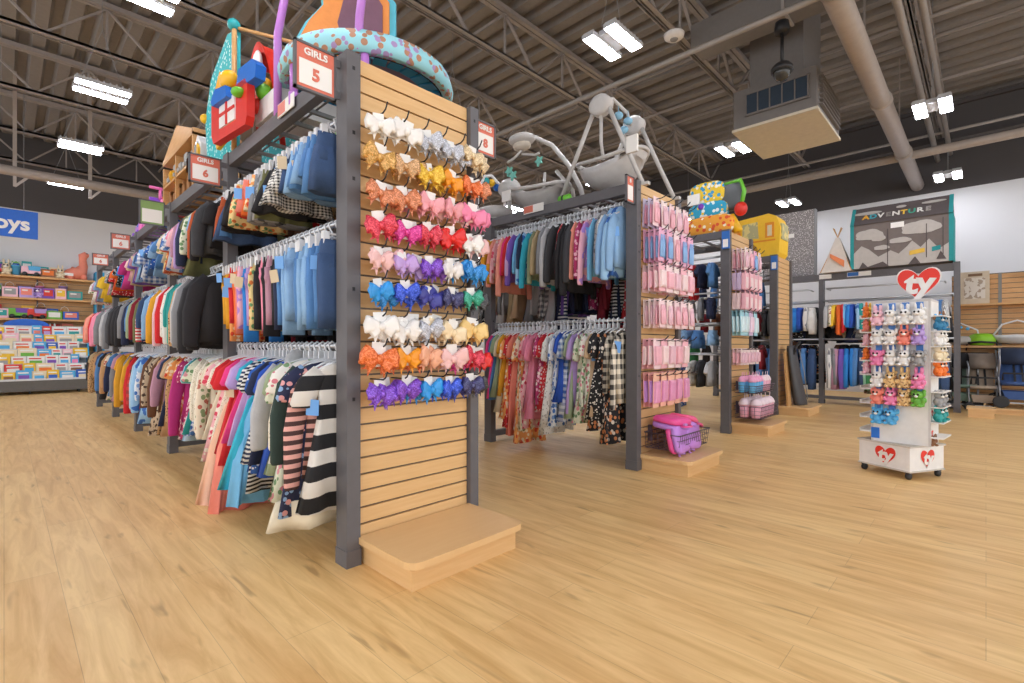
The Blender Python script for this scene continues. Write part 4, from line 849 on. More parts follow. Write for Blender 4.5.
for k in range(9):
    a = -1+2*k/8; hw = .26*math.sqrt(max(.05,1-a*a*.85)); zz = .3+.1*abs(a)**2+.06*a; dp = .24*(1-a*a)**.6+.03
    rings.append([(hw*cos(b), a*.42, zz+(-dp*abs(sin(b))**.8 if sin(b) < 0 else -.03-dp*.5*abs(sin(b)))) for b in [2*PI*i/18 for i in range(18)]])
MB().loft(rings).build('seat_bowl', DC, t)
MB().tube([(.275*cos(2*PI*i/24), .44*sin(2*PI*i/24), .31+.09*sin(2*PI*i/24)**2+.06*sin(2*PI*i/24)) for i in range(24)], .024, 8, closed=True).build('seat_rim', CLOTH, t)
MB().tube([(.3,-.5,.015),(.3,-.42,.35),(.28,-.26,.66),(.2,-.05,.95),(.08,.12,1.06),(-.02,.2,1.06)], .03, 10).build('arched_arm', FR, t)
MB().tube([(.3,-.34,.015),(.3,-.3,.35),(.22,-.1,.62)], .024, 10).tube([(.22,.12,.02),(.2,.1,.3),(.12,0,.6)], .018, 8).build('support_post', FR, t)
MB().tube([(-.25,.35,.02),(.3,.35,.02),(.38,0,.02),(.3,-.55,.02),(-.25,-.5,.02)], .024, 8).build('base_frame', FR, t)
MB().ball((-.05,.24,1.03), .15, .19, .07, n=16).build('mobile_dome', CLOTH, t); MB().ball((-.05,.24,.95), .1, .13, .06, n=14).build('dome_liner', S('liner_cream','#cfc3b4'), t)
MB().tube([(-.05,.24,.9),(-.1,.34,.8),(-.1,.44,.78)], .016, 8).tube([(-.05,.24,.85),(.0,.06,.8),(-.02,-.02,.8)], .016, 8).build('mobile_bar', FR, t)
for c in ((-.1,.42,.66),(-.12,.33,.58),(-.02,-.02,.7)):
    st = [(c[1]+(.07 if k % 2 == 0 else .032)*cos(2*PI*k/10), c[2]+(.07 if k % 2 == 0 else .032)*sin(2*PI*k/10)) for k in range(10)]
    MB().prism(st, 'yz', c[0]-.015, c[0]+.015).build('hanging_star', S('star_teal','#79c2b4'), t)
MB().box(-.31,-.29,.2,.34,.2,.33).build('price_card', CARD, t)
t = thing('baby_bouncer', 'small grey bouncer with white toy arch, behind the slatwall edge', 'bouncer', (4.55,4.78,2.79))
MB().ball((0,0,.16), .24, .34, .12, n=16).build('seat_pad', CLOTH, t); MB().tube([(-.24,.3,.02),(.24,.3,.02),(.26,-.34,.02),(-.26,-.34,.02)], .02, 8, closed=True).build('base_frame', FR, t)
MB().tube([(-.26,.0,.05),(-.24,.0,.45),(-.12,.0,.66),(.0,0,.7),(.14,0,.62),(.25,0,.4),(.26,0,.05)], .02, 10).build('toy_arch', WHITE, t)
MB().ball((.16,-.18,.52), .14, .17, .13, n=14).tube([(.16,-.18,.05),(.16,-.18,.45)], .03, 8).build('head_hood', FR, t)
for c, m in (((-.1,0,.6),TEAL),((.0,0,.6),YELLOW),((.1,0,.56),BLUE)): MB().ball(c, .05).build('arch_toy', m, t)
t = thing('toy_mat', 'bright green folded mat under the middle baby swing', 'mat', (4.35,3.55,2.79)); MB().lathe([(.01,.1),(.045,.1),(.045,.24),(.01,.24)], 14).xf(Matrix.Translation((0,0,.05)) @ Matrix.Rotation(PI/2,4,'X')).build('rolled_mat', GREEN, t); MB().lathe([(.048,.15),(.048,.17)], 14).xf(Matrix.Translation((0,0,.05)) @ Matrix.Rotation(PI/2,4,'X')).build('strap', DARK, t)

# ------------------------------------------------------------------ bouncer and bus tent
t = thing('activity_seat', 'colourful padded baby activity seat in yellow, blue and orange', 'activity seat', (7.25,2.72,2.79))
def pad(mb, c, rx, ry, rz, m=0): mb.loft([[(c[0]+rx*e*math.copysign(abs(cos(a))**.6,cos(a)) if False else c[0]+dx*rx, c[1]+ry*e*math.copysign(abs(cos(a))**.6,cos(a)), c[2]+rz*e*math.copysign(abs(sin(a))**.6,sin(a))) for a in [2*PI*i/18 for i in range(18)]] for dx, e in ((-1,.8),(-.7,1),(.7,1),(1,.8))], m)
pats = (mat('pad_yellow_print','floral','#f2cf3c','#3aa0d8','#f5f0e0',sc=16), mat('pad_blue_print','floral','#2fa3c9','#e9f3f5','#f2cf3c',sc=16), mat('pad_orange_print','floral','#f0a43a','#e2562d','#f8e9cf',sc=16))
mb = MB(); pad(mb, (0,.25,.66), .06, .26, .17); mb.build('head_pad', pats[0], t); mb = MB(); pad(mb, (-.03,.22,.4), .09, .28, .12); mb.build('back_pad', pats[1], t)
mb = MB(); pad(mb, (-.06,.16,.15), .12, .34, .15); mb.build('seat_pad', pats[2], t); mb = MB(); pad(mb, (.03,-.05,.56), .06, .2, .2); mb.build('tray', S('dark_tray','#54585a',rough=.4), t)
MB().tube([(.0,.02,.74),(.0,-.22,.76),(.0,-.27,.6),(.0,-.22,.38)], .03, 10).build('green_rim', GREEN, t)
MB().tube([(-.08,.55,.02),(-.06,.5,.2),(0,.4,.36)], .06, 10).tube([(-.08,-.22,.02),(-.06,-.1,.26)], .06, 10).build('yellow_leg', YELLOW, t)
MB().ball((-.1,.3,.46), .05).build('purple_toy', PURPLE, t); MB().box(-.13,-.1,.32,.5,.5,.66).build('white_card', CARD, t); MB().ball((-.05,-.24,.34), .07,.09,.1).build('red_toy', RED, t)
t = thing('bus_tent', 'yellow school bus play tent on top of the last gondola', 'play tent', (9.42,2.68,2.79)); t.scale = (.75,.92,1)
YB = S('bus_yellow','#ffc92c',rough=.55); YO = S('bus_amber','#ef9a1c',rough=.55)
pf = [(-.04,0),(.86,0),(.95,.05),(.98,.45),(.93,.62),(.8,.7),(.1,.76),(-.03,.7),(-.1,.5),(-.08,.06)]
MB().prism(pf, 'yz', 0, .7).build('body', YB, t)
MB().prism([(.28,.34),(.58,.36),(.58,.62),(.3,.64)], 'yz', -.012, 0).build('window_print', mat('bus_window','patch','#b9b48a','#e6d58f',sc=9), t)
MB().prism([(.62,.34),(.86,.35),(.86,.58),(.62,.6)], 'yz', -.012, 0).build('orange_print', mat('bus_orange_print','patch','#ee6b25','#f5a03a',sc=10), t)
MB().prism([(.45+.17*cos(a), .06+.2*sin(a)) for a in [PI*i/12 for i in range(13)]], 'yz', -.014, 0).build('wheel_arch', S('bus_arch','#b98a2e'), t)
MB().prism([(.45+.1*cos(a), .06+.13*sin(a)) for a in [PI*i/12 for i in range(13)]], 'yz', -.02, -.01).build('wheel_print', S('bus_wheel','#8c8272'), t)
MB().box(-.01,0,-.02,.94,.27,.3).build('amber_stripe', YO, t); MB().box(-.015,0,.0,.16,.33,.6).build('door_print', YO, t); MB().box(-.02,-.01,.04,.12,.36,.55).build('door_window', S('bus_door_window','#e8d9b0'), t)
MB().box(.1,.6,-.112,-.08,.3,.58).build('front_window', mat('bus_window','patch','#b9b48a','#e6d58f'), t); MB().box(-.03,0,.72,.9,.5,.66).build('grey_patch', GREY, t)
# ------------------------------------------------------------------ things on the wall rack
t = thing('adventure_tent', 'grey house-shaped play tent printed ADVENTURE with clouds and mountains', 'play tent', (11.78,.45,2.73))
CH = S('tent_charcoal','#5a5150'); TE = S('tent_teal','#2b9497'); LG = S('tent_pale_grey','#bab4ae'); L2 = S('tent_mid_grey','#8d8681')
W_, D_, Hh, Rz = 1.47, .72, .86, 1.24
MB().box(0,D_,0,W_,0,Hh).build('body', S('tent_grey','#766c68'), t)
MB().add([(-.03,-.02,Hh),(-.03,W_+.02,Hh),(.26,-.02,Rz),(.26,W_+.02,Rz),(D_+.03,-.02,Hh),(D_+.03,W_+.02,Hh),(.26,-.02,Rz-.02),(.26,W_+.02,Rz-.02)], [(0,1,3,2),(2,3,5,4),(0,2,4),(1,5,3),(0,4,5,1)]).build('roof', CH, t)
for y in (-.03, W_-.025): MB().box(-.012,.012,y,y+.06,0,Hh).bar((-.03,y+.03,Hh-.01),(.26,y+.03,Rz),.06,.02).build('teal_edging', TE, t)
MB().box(.0,D_,-.035,-.02,0,Hh).build('teal_side', TE, t)
sl = math.atan2(Rz-Hh, .29); RR = Matrix.Translation((-.037,0,Hh)) @ Matrix.Rotation(0,4,'X')
def on_roof(y, u): return (-.036+u*.29-.012*sin(sl), y, Hh+u*(Rz-Hh)+.012*cos(sl)*.5)
rrot = (sl, 0, -PI/2)
for i, (ch, c) in enumerate(zip('ADVENTURE', ('#f0b13c','#4aa8b8','#e9e6e0','#8d8681','#e9e6e0','#f0c24a','#4aa890','#e9e6e0','#a39c96'))):
    text('letter', ch, .16, on_roof(1.26-i*.118, .38), rrot, S('tent letter '+c, c), t, .006)
def cloud(y, z, w, h):
    P = []
    for i in range(24):
        a = 2*PI*i/24; k = 1+.16*abs(sin(2.5*a)); P.append((y+w*cos(a)*k, z+h*math.copysign(abs(sin(a))**.8, sin(a))*k*(1 if sin(a) > 0 else .55)))
    return P
for q, c in enumerate(((1.2,.62,.2,.12),(.42,.64,.26,.14),(1.0,.36,.11,.05),(.72,.46,.15,.06),(1.05,.55,.1,.08))): MB().prism(cloud(*c), 'yz', -.010-.002*q, .0).build('cloud_print', LG, t)
MB().prism([(.02,.0),(1.45,0),(1.45,.3),(1.32,.44),(1.2,.36),(1.05,.2),(.86,.3),(.74,.22),(.62,.34),(.54,.44),(.42,.3),(.3,.44),(.16,.24),(.02,.34)], 'yz', -.008, .0).build('mountain_print', LG, t)
for P in ([(1.36,.0),(1.3,.12),(1.22,.02),(.98,.1),(.88,.0)],[(.6,0),(.5,.14),(.42,0)],[(.2,.05),(.14,.2),(.06,.04)]): MB().prism(P, 'yz', -.012, -.006).build('tree_print', CH, t)
MB().prism([(.36,.2),(.58,.17),(.58,.25),(.36,.28)], 'yz', -.02, -.012).build('yellow_patch', S('tent_yellow','#e7bd4e'), t); MB().prism([(.14,.22),(.26,.2),(.26,.28),(.14,.3)], 'yz', -.02, -.012).build('teal_patch', TE, t)
MB().box(-.02,-.012,.66,.86,.72,.82).build('size_label', CARD, t); 
for y, z, z2 in ((.9,0,.72),(.33,.1,.72),(.1,.1,.8)): MB().box(-.014,0,y,y+.014,z,z2).build('seam', CH, t)
def rc(y, u, w, h):
    return MB().loft([[tuple(Vector(on_roof(y+w*cos(a)*(1+.15*abs(sin(2.5*a))), u+h*sin(a))) + Vector((-e*.8,0,e*.5))) for a in [2*PI*i/16 for i in range(16)]] for e in (-.004,.008)], 0, False)
rc(1.24,.62,.2,.09).build('roof_cloud', LG, t); rc(.25,.74,.16,.07).build('roof_cloud', LG, t); rc(.72,.74,.07,.07).build('roof_cloud', LG, t)
t = thing('teepee', 'small canvas toy teepee beside the grey adventure tent', 'teepee', (11.95,2.2,2.71))
MB().loft([[(k*.2*a,k*.27*b,z) for a,b in ((-1,-1),(1,-1),(1,1),(-1,1))] for k, z in ((1,0),(.12,.72))], 0, False).build('canvas', S('canvas_cream','#d9cfc4'), t)
mb = MB()
for a,b in ((-1,-1),(1,-1),(1,1),(-1,1)): mb.tube([(a*.2,b*.27,0),(-a*.05,-b*.07,.92)], .009, 6)
mb.build('pole', PINE, t); MB().prism([(-.14,.08),(.1,.3),(.1,.38),(-.14,.22)], 'yz', -.2, -.1).build('orange_print', S('teepee_orange','#e88a5a'), t)
t = thing('speckled_panel', 'tall grey panel with white speckles standing on the wall rack', 'panel', (12.1,2.66,2.73))
MB().box(0,.14,0,1.0,0,1.42).build('panel_board', mat('speckle','dots','#8d8889','#ebe8e6',sc=42), t); MB().box(-.008,0,.38,.58,.86,.95).build('white_label', CARD, t); MB().box(-.01,.15,-.03,0,0,1.42).build('edge_strip', GREY, t); MB().box(0,.2,1.02,1.2,0,1.0).build('white_backing', WHITE, t)
beamtag('white and blue ticket on the rack beam below the adventure tent', 11.9, 1.63, 2.6, .4, BS); beamtag('white ticket on the rack beam under the small teepee', 11.9, 2.3, 2.6, .22, CARD)
# ------------------------------------------------------------------ toy wall on the left
t = thing('hanging_sign', 'large blue hanging sign lettered Toys in white', 'sign', (-1.3,15,3.54))
MB().box(0,1.82,0,.04,0,.59).build('blue_panel', S('sign_blue','#1d66cf',rough=.5), t)
text('lettering', 'Toys', .4, (1.3,-.006,.29), FNY, CARD, t, .012, .006)
for x in (.2,1.6): MB().tube([(x,.02,.59),(x,.02,3.2)], .006, 6).build('hanging_cable', GREY, t)
t = thing('wall_shelf', 'long pine wall shelf of toys with a blue end panel', 'shelf', (-2.6,17.75,0))
slats(MB(), 0, 4.35, .4, .3, 3.0, .12).build('back_panel', [PINE, GROOVE], t)
for z in (1.35,1.86,2.4,2.96): MB().box(0,4.35,0,.4,z,z+.05).build('shelf_board', PINE, t)
mb = MB()
for x in (.8,2.0,3.2): mb.box(x,x+.03,.36,.4,.3,3.0)
mb.build('upright', STEEL, t); MB().box(4.36,4.55,-.05,.45,.0,3.25).build('end_panel', S('end_panel_blue','#3aa4d6'), t)
PAL = [('red','#d8392f'),('coral','#ef8a78'),('orange','#ee7b2b'),('yellow','#f0c234'),('green','#6fb443'),('teal','#2d9f9d'),('sky blue','#57b0e4'),('blue','#2a62c4'),('purple','#7d50b4'),('lilac','#b79bd8'),('pink','#ee88b4'),('pale pink','#f3c3cf'),('white','#eceae6'),('cream','#e9d9b8'),('brown','#8b5f3e'),('grey','#9b9a9a')]
def pm(i): return S('toy '+PAL[i][0], PAL[i][1], rough=.55)
def plush_mb(v, big=1.):
    """soft toy: one continuous-looking body with head, ears, arms and feet; faces -Y"""
    mb = MB(); mb.ball((0,0,.036), .034,.03,.038, n=12); mb.ball((0,-.006,.088), .034,.03,.03, n=12)
    if v == 0:
        for s in (-1,1): mb.ball((s*.026,0,.116), .013,.008,.013, n=8, h=6)
    elif v == 1:
        for s in (-1,1): mb.ball((s*.018,0,.132), .009,.007,.028, n=8, h=6)
    elif v == 2:
        for s in (-1,1): mb.ball((s*.036,0,.1), .012,.009,.022, n=8, h=6)
    for s in (-1,1):
        mb.ball((s*.034,-.012,.05), .012,.012,.02, n=8, h=6); mb.ball((s*.022,-.026,.012), .016,.018,.012, n=8, h=6)
    return mb
PLUSH = [plush_mb(v).mesh('plush', CARD) for v in range(3)]
eye_me = MB().ball((-.013,-.034,.094), .007,.004,.008, n=8, h=6).ball((.013,-.034,.094), .007,.004,.008, n=8, h=6).mesh('eyes', S('eye_black','#1b1b1d',rough=.2))
muz_me = MB().ball((0,-.034,.08), .013,.009,.009, n=8, h=6).mesh('muzzle', CARD)
def plush(label, loc, rz, ci, s=1., v=None, m=None, group='soft toys', rx=0.):
    o = link('soft_toy', PLUSH[random.randrange(3) if v is None else v], None, loc, (rx,0,rz), (s,s,s), m or pm(ci)); tag(o, label, 'soft toy', group)
    link('eyes', eye_me, o); link('muzzle', muz_me, o); return o
def box_toy(label, loc, w, d, h, i, j, name='boxed_toy', group='toys on the wall shelf', rx=0., rz=0.):
    t = thing(name, label, 'toy box', loc, rz, group); t.rotation_euler = (rx,0,rz)
    cn = MB().box(0,w,0,d,0,h).build('carton', pm(i), t); MB().box(w*.12,w*.88,-.004,0,h*.25,h*.85).build('cover_print', pm(j), cn)
    MB().box(w*.2,w*.6,-.007,-.004,h*.62,h*.76).build('title_strip', pm(12), cn)
def bucket(label, loc, i, r=.1, h=.26):
    t = thing('toy_bucket', label, 'bucket', loc, 0, 'toys on the wall shelf'); MB().lathe([(r*.75,0),(r,h),(r*1.08,h),(r*1.08,h+.02),(r*.93,h+.02),(r*.7,.02)], 16).build('pail', pm(i), t)
    MB().tube([(-r,0,h),(-r*.7,0,h+.1),(0,0,h+.14),(r*.7,0,h+.1),(r,0,h)], .007, 6).build('handle', pm(12), t)
def truck(label, loc, i, j, s=1.):
    t = thing('toy_truck', label, 'toy truck', loc, 0, 'toys on the wall shelf'); t.scale = (s,s,s)
    MB().box(-.14,.14,-.06,.06,.05,.11).box(-.14,-.04,-.055,.055,.11,.19).build('cab', pm(i), t); MB().loft([[(x*k+.05,y*k*.6,z) for x,y in ((-.09,-.1),(.09,-.1),(.09,.1),(-.09,.1))] for k,z in ((.85,.11),(1.05,.2))],0,False).build('dump_bed', pm(j), t)
    for x in (-.09,.08):
        for y in (-.065,.065): MB().lathe([(.01,-.015),(.04,-.015),(.042,0),(.04,.015),(.01,.015)], 12).xf(Matrix.Translation((x,y,.042)) @ Matrix.Rotation(PI/2,4,'X')).build('wheel', DARK, t)
rs = random.Random(5)
for si, (z, rows) in enumerate(((3.01,'top shelf'),(2.45,'upper middle shelf'),(1.91,'lower middle shelf'),(1.4,'lowest shelf'))):
    for back in (1, 0):
     x = -.75; n = 0
     while x < 1.35 - (.32 if si == 0 else .15):
        n += 1; k = rs.random() if not back else rs.choice((.2,.5,.6,.8)); i = rs.randrange(16); j = (i+3+rs.randrange(9)) % 16; y = 17.75+.07+rs.random()*.03+.2*back
        lab = '%s on %s of toy wall, %s in its %s row' % ('%s', rows, ORD[n], ('front','back')[back])
        if k < .4: s = rs.uniform(2.4,3.3)*(1.15 if back else .8); plush(lab % ('%s soft toy' % PAL[i][0]), (x+.08,y+.04,z), rs.uniform(-.4,.4), i, s, None, None, 'toys on the wall shelf'); x += .06*s
        elif k < .7: w = rs.uniform(.16,.32); box_toy(lab % ('%s boxed toy' % PAL[i][0]), (x,y-.03,z), w, .13, rs.uniform(.24,.42)*(1 if back else .7), i, j); x += w+.02
        elif k < .85: bucket(lab % ('%s toy pail' % PAL[i][0]), (x+.11,y+.03,z), i, .09, rs.uniform(.2,.32)*(1.1 if back else .75)); x += .22
        else: truck(lab % ('%s toy truck' % PAL[i][0]), (x+.16,y+.03,z), i, j, 1.3); x += .34
# big coral long-necked soft toy
t = thing('soft_toy', 'big coral long-necked soft dinosaur at the shelf end', 'soft toy', (1.38,17.95,3.01), .2)
mb = MB().tube([(.28,0,.02),(.2,0,.1),(.02,0,.2),(-.1,0,.24),(-.16,0,.42),(-.14,-.01,.6),(-.14,-.02,.7),(-.2,-.04,.74),(-.27,-.06,.74)], [.02,.05,.19,.17,.1,.085,.11,.1,.04], 14)
mb.ball((.03,0,.17), .25,.19,.17, n=16)
for x in (-.14,.16):
    for y in (-.12,.12): mb.ball((x,y,.07), .075,.075,.09, n=10)
mb.xf(Matrix.Scale(-1,4,(1,0,0)) @ Matrix.Scale(.95,4)).build('plush_body', S('plush_coral','#ee8f78'), t)
MB().ball((.2,-.1,.74),.016).ball((.24,.04,.74),.016).build('eyes', DARK, t); MB().box(-.3,-.12,-.2,-.195,.08,.15).build('price_card', CARD, t)
# tiered book display on casters
t = thing('book_display', 'wide tiered book display on casters in front of the toy wall', 'book display', (-1.55,17.0,0))
mb = MB().box(0,3.12,0,.6,.08,.34); mb.build('plinth', S('display_grey','#66635f'), t)
NT = 7; TZ = [.34+.185*k for k in range(NT)]; TY = [.0+.075*k for k in range(NT)]
for k in range(NT): MB().box(.02,3.1,TY[k],TY[k]+.07,TZ[k]-.0,TZ[k]+.014).box(.02,3.1,TY[k]-.008,TY[k],TZ[k]-.0,TZ[k]+.05).build('tier_ledge', S('display_white','#d8d9dc'), t)
MB().box(.02,3.1,.58,.6,.34,1.72).build('back_board', S('display_white','#d8d9dc'), t)
MB().prism([(0,.3),(.62,.3),(.62,1.75),(.52,1.75),(.0,.5)], 'yz', 3.1, 3.13).build('side_panel', S('end_panel_blue','#3aa4d6'), t)
MB().prism([(0,.3),(.62,.3),(.62,1.75),(.52,1.75),(.0,.5)], 'yz', -.01, .02).build('side_panel', S('end_panel_blue','#3aa4d6'), t)
MB().prism([(1.95+.42*cos(PI*i/16), 1.72+.17*sin(PI*i/16)) for i in range(17)], 'xz', .57, .6).build('header_disc', S('sign_blue','#1d66cf'), t)
for x in (.2,1.1,2.0,2.92):
    for y in (.08,.5): MB().lathe([(.008,-.015),(.036,-.015),(.04,0),(.036,.015),(.008,.015)], 12).xf(Matrix.Translation((x,y,.04)) @ Matrix.Rotation(PI/2,4,'Y')).box(x-.02,x+.02,y-.02,y+.02,.06,.085).build('caster', DARK, t)
for k in range(NT):
    x = -.55; n = 0
    while x < 1.38:
        n += 1; w = rs.uniform(.16,.36); h = rs.uniform(.2,.27); i = rs.choice((0,3,3,4,6,6,6,7,11,12,12,12,12,13,13,13,6,10)); j = (i+2+rs.randrange(11)) % 16
        t = thing('picture_book', '%s picture book standing %s along tier %s of the book display' % (PAL[i][0], ORD[n], ORD[k+1]), 'book', (x,17.0+TY[k]+.012,TZ[k]+.014), 0, 'books on the tiered display'); t.rotation_euler = (-.14,0,0)
        cv = MB().box(0,w,0,.012,0,h).build('cover', pm(i), t); MB().box(w*.15,w*.85,-.002,0,h*.15,h*.5).build('cover_picture', pm(j), cv); MB().box(w*.12,w*.8,-.002,0,h*.66,h*.8).build('title_strip', pm(12 if i != 12 else 0), cv)
        x += w+.012
# ------------------------------------------------------------------ plush spinner with the heart sign
T = thing('plush_spinner', 'white wheeled plush toy stand topped by red ty heart sign', 'display stand', (5.9,.585,0), math.atan2(-.884,-.468))
WP = S('stand_white','#e9e6e2',rough=.5); HR = mat('heart_red','flat','#e0301f',rough=.5)
w, d = .228, .222
MB().box(-w,w,-d,d,.075,.29).build('base_box', WP, T); MB().box(-w-.012,w+.012,-d-.012,d+.012,.29,.305).box(-w-.008,w+.008,-d-.008,d+.008,.068,.08).build('base_trim', S('stand_trim','#c9c2b8'), T)
for sx in (-1,1):
    for sy in (-1,1):
        MB().lathe([(.008,-.014),(.028,-.014),(.031,0),(.028,.014),(.008,.014)], 14).xf(Matrix.Translation((sx*(w-.03),sy*(d-.03),.031)) @ Matrix.Rotation(PI/2,4,'Y')).box(sx*(w-.03)-.02,sx*(w-.03)+.02,sy*(d-.03)-.02,sy*(d-.03)+.02,.055,.07).build('caster', DARK, T)
def heart(r, n=40):
    P = []
    for i in range(n):
        a = 2*PI*i/n; P.append((r*15.5*math.copysign(abs(sin(a))**2.3,sin(a))/17, r*(13*cos(a)-5*cos(2*a)-2*cos(3*a)-cos(4*a)+2.5)/17))
    return P
def ty_heart(name, r, M_, parent):
    o = MB().prism(heart(r*1.07), 'xz', 0, .006).xf(M_).build(name+'_rim', WP, parent)
    parent = MB().prism(heart(r), 'xz', -.004, .004).xf(M_).build(name, HR, parent)
    for ch, x, z, s, b in (('t',-.3,.04,1.4,.06), ('y',.3,.04,1.4,.06)):
        e = text('lettering', ch, r*s*1.15, (0,0,0), FNY, WP, parent, b*r, .002, 'CENTER')
        e.matrix_local = M_ @ Matrix.Translation((x*r,-.008,z*r)) @ Matrix.Rotation(PI/2,4,'X') @ Matrix.Rotation(-.12,4,'Z')
ty_heart('base_heart', .1, Matrix.Translation((.02,-d-.004,.18)), T)
ty_heart('base_heart', .095, Matrix.Translation((w+.004,-.0,.18)) @ Matrix.Rotation(PI/2,4,'Z'), T)
cw, cd = .215, .17; RC = Matrix.Rotation(math.radians(21.6),4,'Z') @ Matrix.Translation((.035,0,0))
MB().box(-cw,cw,-cd,cd,.305,1.6).xf(RC).build('column', WP, T)
MB().box(-cw-.004,-cw+.012,-cd-.004,-cd+.012,.305,1.62).box(cw-.012,cw+.004,-cd-.004,-cd+.012,.305,1.62).box(-cw,cw,-cd,cd,1.6,1.62).xf(RC).build('corner_trim', S('stand_grey','#cfcbc7'), T)
for k in range(9): z = .38+k*.135; MB().box(-cw-.1,-cw,-cd,cd,z,z+.012).box(-cw-.1,-cw-.09,-cd,cd,z,z+.035).xf(RC).build('tray', WP, T); MB().box(cw,cw+.09,-cd,cd,z,z+.01).xf(RC).build('tray', WP, T)
for z in (.42,.6): ty_heart('side_heart', .03, RC @ Matrix.Translation((cw+.004,-.12,z)) @ Matrix.Rotation(PI/2,4,'Z'), T)
MB().box(-cw-.005,-cw+.06,-cd-.006,-cd,.33,.43).xf(RC).build('blue_notice', BLUE, T)
MB().tube([(.1,.02,1.6),(.1,.02,1.78)], .02, 8).xf(RC).build('sign_post', WP, T)
Hm = RC @ Matrix.Translation((.1,0,1.77)) @ Matrix.Rotation(.05,4,'Z')
ty_heart('heart_sign', .168, Hm, T)
RZ = math.atan2(-.884,-.468)+math.radians(21.6); TM = Matrix.Translation((5.9,.585,0)) @ Matrix.Rotation(RZ,4,'Z') @ Matrix.Translation((.035,0,0))
HANG = MB().box(-.022,.022,.0,.002,.11,.17).tube([(0,.03,.165),(0,-.03,.165)], .003, 5).mesh('hang_tag', mat('hang_tag_blue','flat','#4f86cf',rough=.5))
GRID = [('pale pink','white','white','white'), ('white','white','coral','lilac'), ('pink','white','white','grey'), ('white','leo','leo','pink'), ('coral','pink','leo','green'), ('sky blue','sky blue','','')]
LEO = mat('giraffe_print','dots','#e0bd85','#8a5a2e',sc=60)
pi_ = {p[0]: i for i, p in enumerate(PAL)}
for r_, (z, row) in enumerate(zip((1.44,1.26,1.07,.87,.71,.53), GRID)):
    for c_, cl in enumerate(row):
        if not cl: continue
        for dp in range(2):
            p = TM @ Vector((-.15+c_*.1, -cd-.045-dp*.05, z-.05))
            o = plush('%s plush, %s column, row %s of the stand front, %s' % (cl.replace('leo','spotted giraffe'), ORD[c_+1], ORD[r_+1], ('behind','in front')[dp]), p, RZ+random.uniform(-.3,.3), pi_.get(cl, 0), 1.2, None, LEO if cl == 'leo' else None, 'plush toys on the stand')
            if dp == 0: link('hang_tag', HANG, o)
for k, z in enumerate((1.46,1.33,1.19,1.06,.92)):
    for q in range(3):
        p = TM @ Vector((-cw-.045, -.13+q*.12, z-.0)); i = rs.choice((1,3,10,11,13,6,2)); plush('%s plush, place %s on left tray %s from top of stand' % (PAL[i][0], ORD[q+1], ORD[k+1]), TM @ Vector((-cw-.055,-.13+q*.12,.38+.135*(8-k)+.014)), RZ-PI/2+.5, i, .95, None, None, 'plush toys on the stand')
for k, (zz, cl) in enumerate(((7.9,'brown'),(7.0,'sky blue'),(6,'white'),(5,'cream'),(4,'orange'),(2,'grey'),(1,'teal'))):
    for q in range(2):
        z = .38+.135*int(zz)+.012
        plush('%s plush, place %s on right side tray %s from top of stand' % (cl, ORD[q+1], ORD[k+1]), TM @ Vector((cw+.045,-.12+q*.15,z)), RZ+PI/2-.5, pi_[cl], 1.15, None, None, 'plush toys on the stand')
plush('brown plush at lowest right side of the plush stand base', TM @ Vector((cw+.0,-.1,.306)), RZ+.9, pi_['brown'], .9, None, None, 'plush toys on the stand')
# ------------------------------------------------------------------ stroller corner
t = thing('slatwall_shelving', 'pine slatwall shelving behind the strollers', 'shelving', (13.4,.5,0))
mb = MB(); z = 2.6
mb.box(.02,.06,-4.5,0,.1,2.62,1)
while z > .15: mb.box(0,.03,-4.5,0,z-.085,z,0); z -= .097
mb.build('slat_panel', [PINE, GROOVE], t)
for z in (1.98, 1.17): MB().box(-.42,0,-4.5,-.0,z,z+.035).build('shelf_board', PINE, t)
mb = MB()
for y in (-.72,-2.0,-3.3): mb.box(-.015,.0,y,y+.05,.1,2.62)
mb.build('upright', S('slat_upright','#8e8d88'), t)
MB().box(-1.9,-.02,-3.4,-1.52,.0,.13).build('display_platform', MAPLE, t)
def pl(label, x0, x1, y0, y1, z):
    t = thing('display_plinth', label, 'plinth', (x0,y0,0)); MB().box(.02,x1-x0-.02,.02,y1-y0-.02,0,z-.03).build('plinth_box', MAPLE, t); MB().box(0,x1-x0,0,y1-y0,z-.03,z).build('plinth_top', MAPLE_FLAT, t)
pl('low maple plinth on the floor beside the boys rack post', 11.3, 11.75, -.12, .24, .16)
pl('low maple plinth under the navy stroller', 12.15, 13.2, -1.0, .0, .1)
RB = S('stroller_rubber','#2b2b2d',rough=.6); AL = S('stroller_metal','#a9abb0',rough=.35,metal=.5)
def wheel(t, x, y, r, z0=0.): MB().lathe([(.01,-.012),(r*.8,-.014),(r,-.012),(r,.012),(r*.8,.014),(.01,.012)], 16).xf(Matrix.Translation((x,y,z0+r)) @ Matrix.Rotation(PI/2,4,'X')).build('wheel', RB, t)
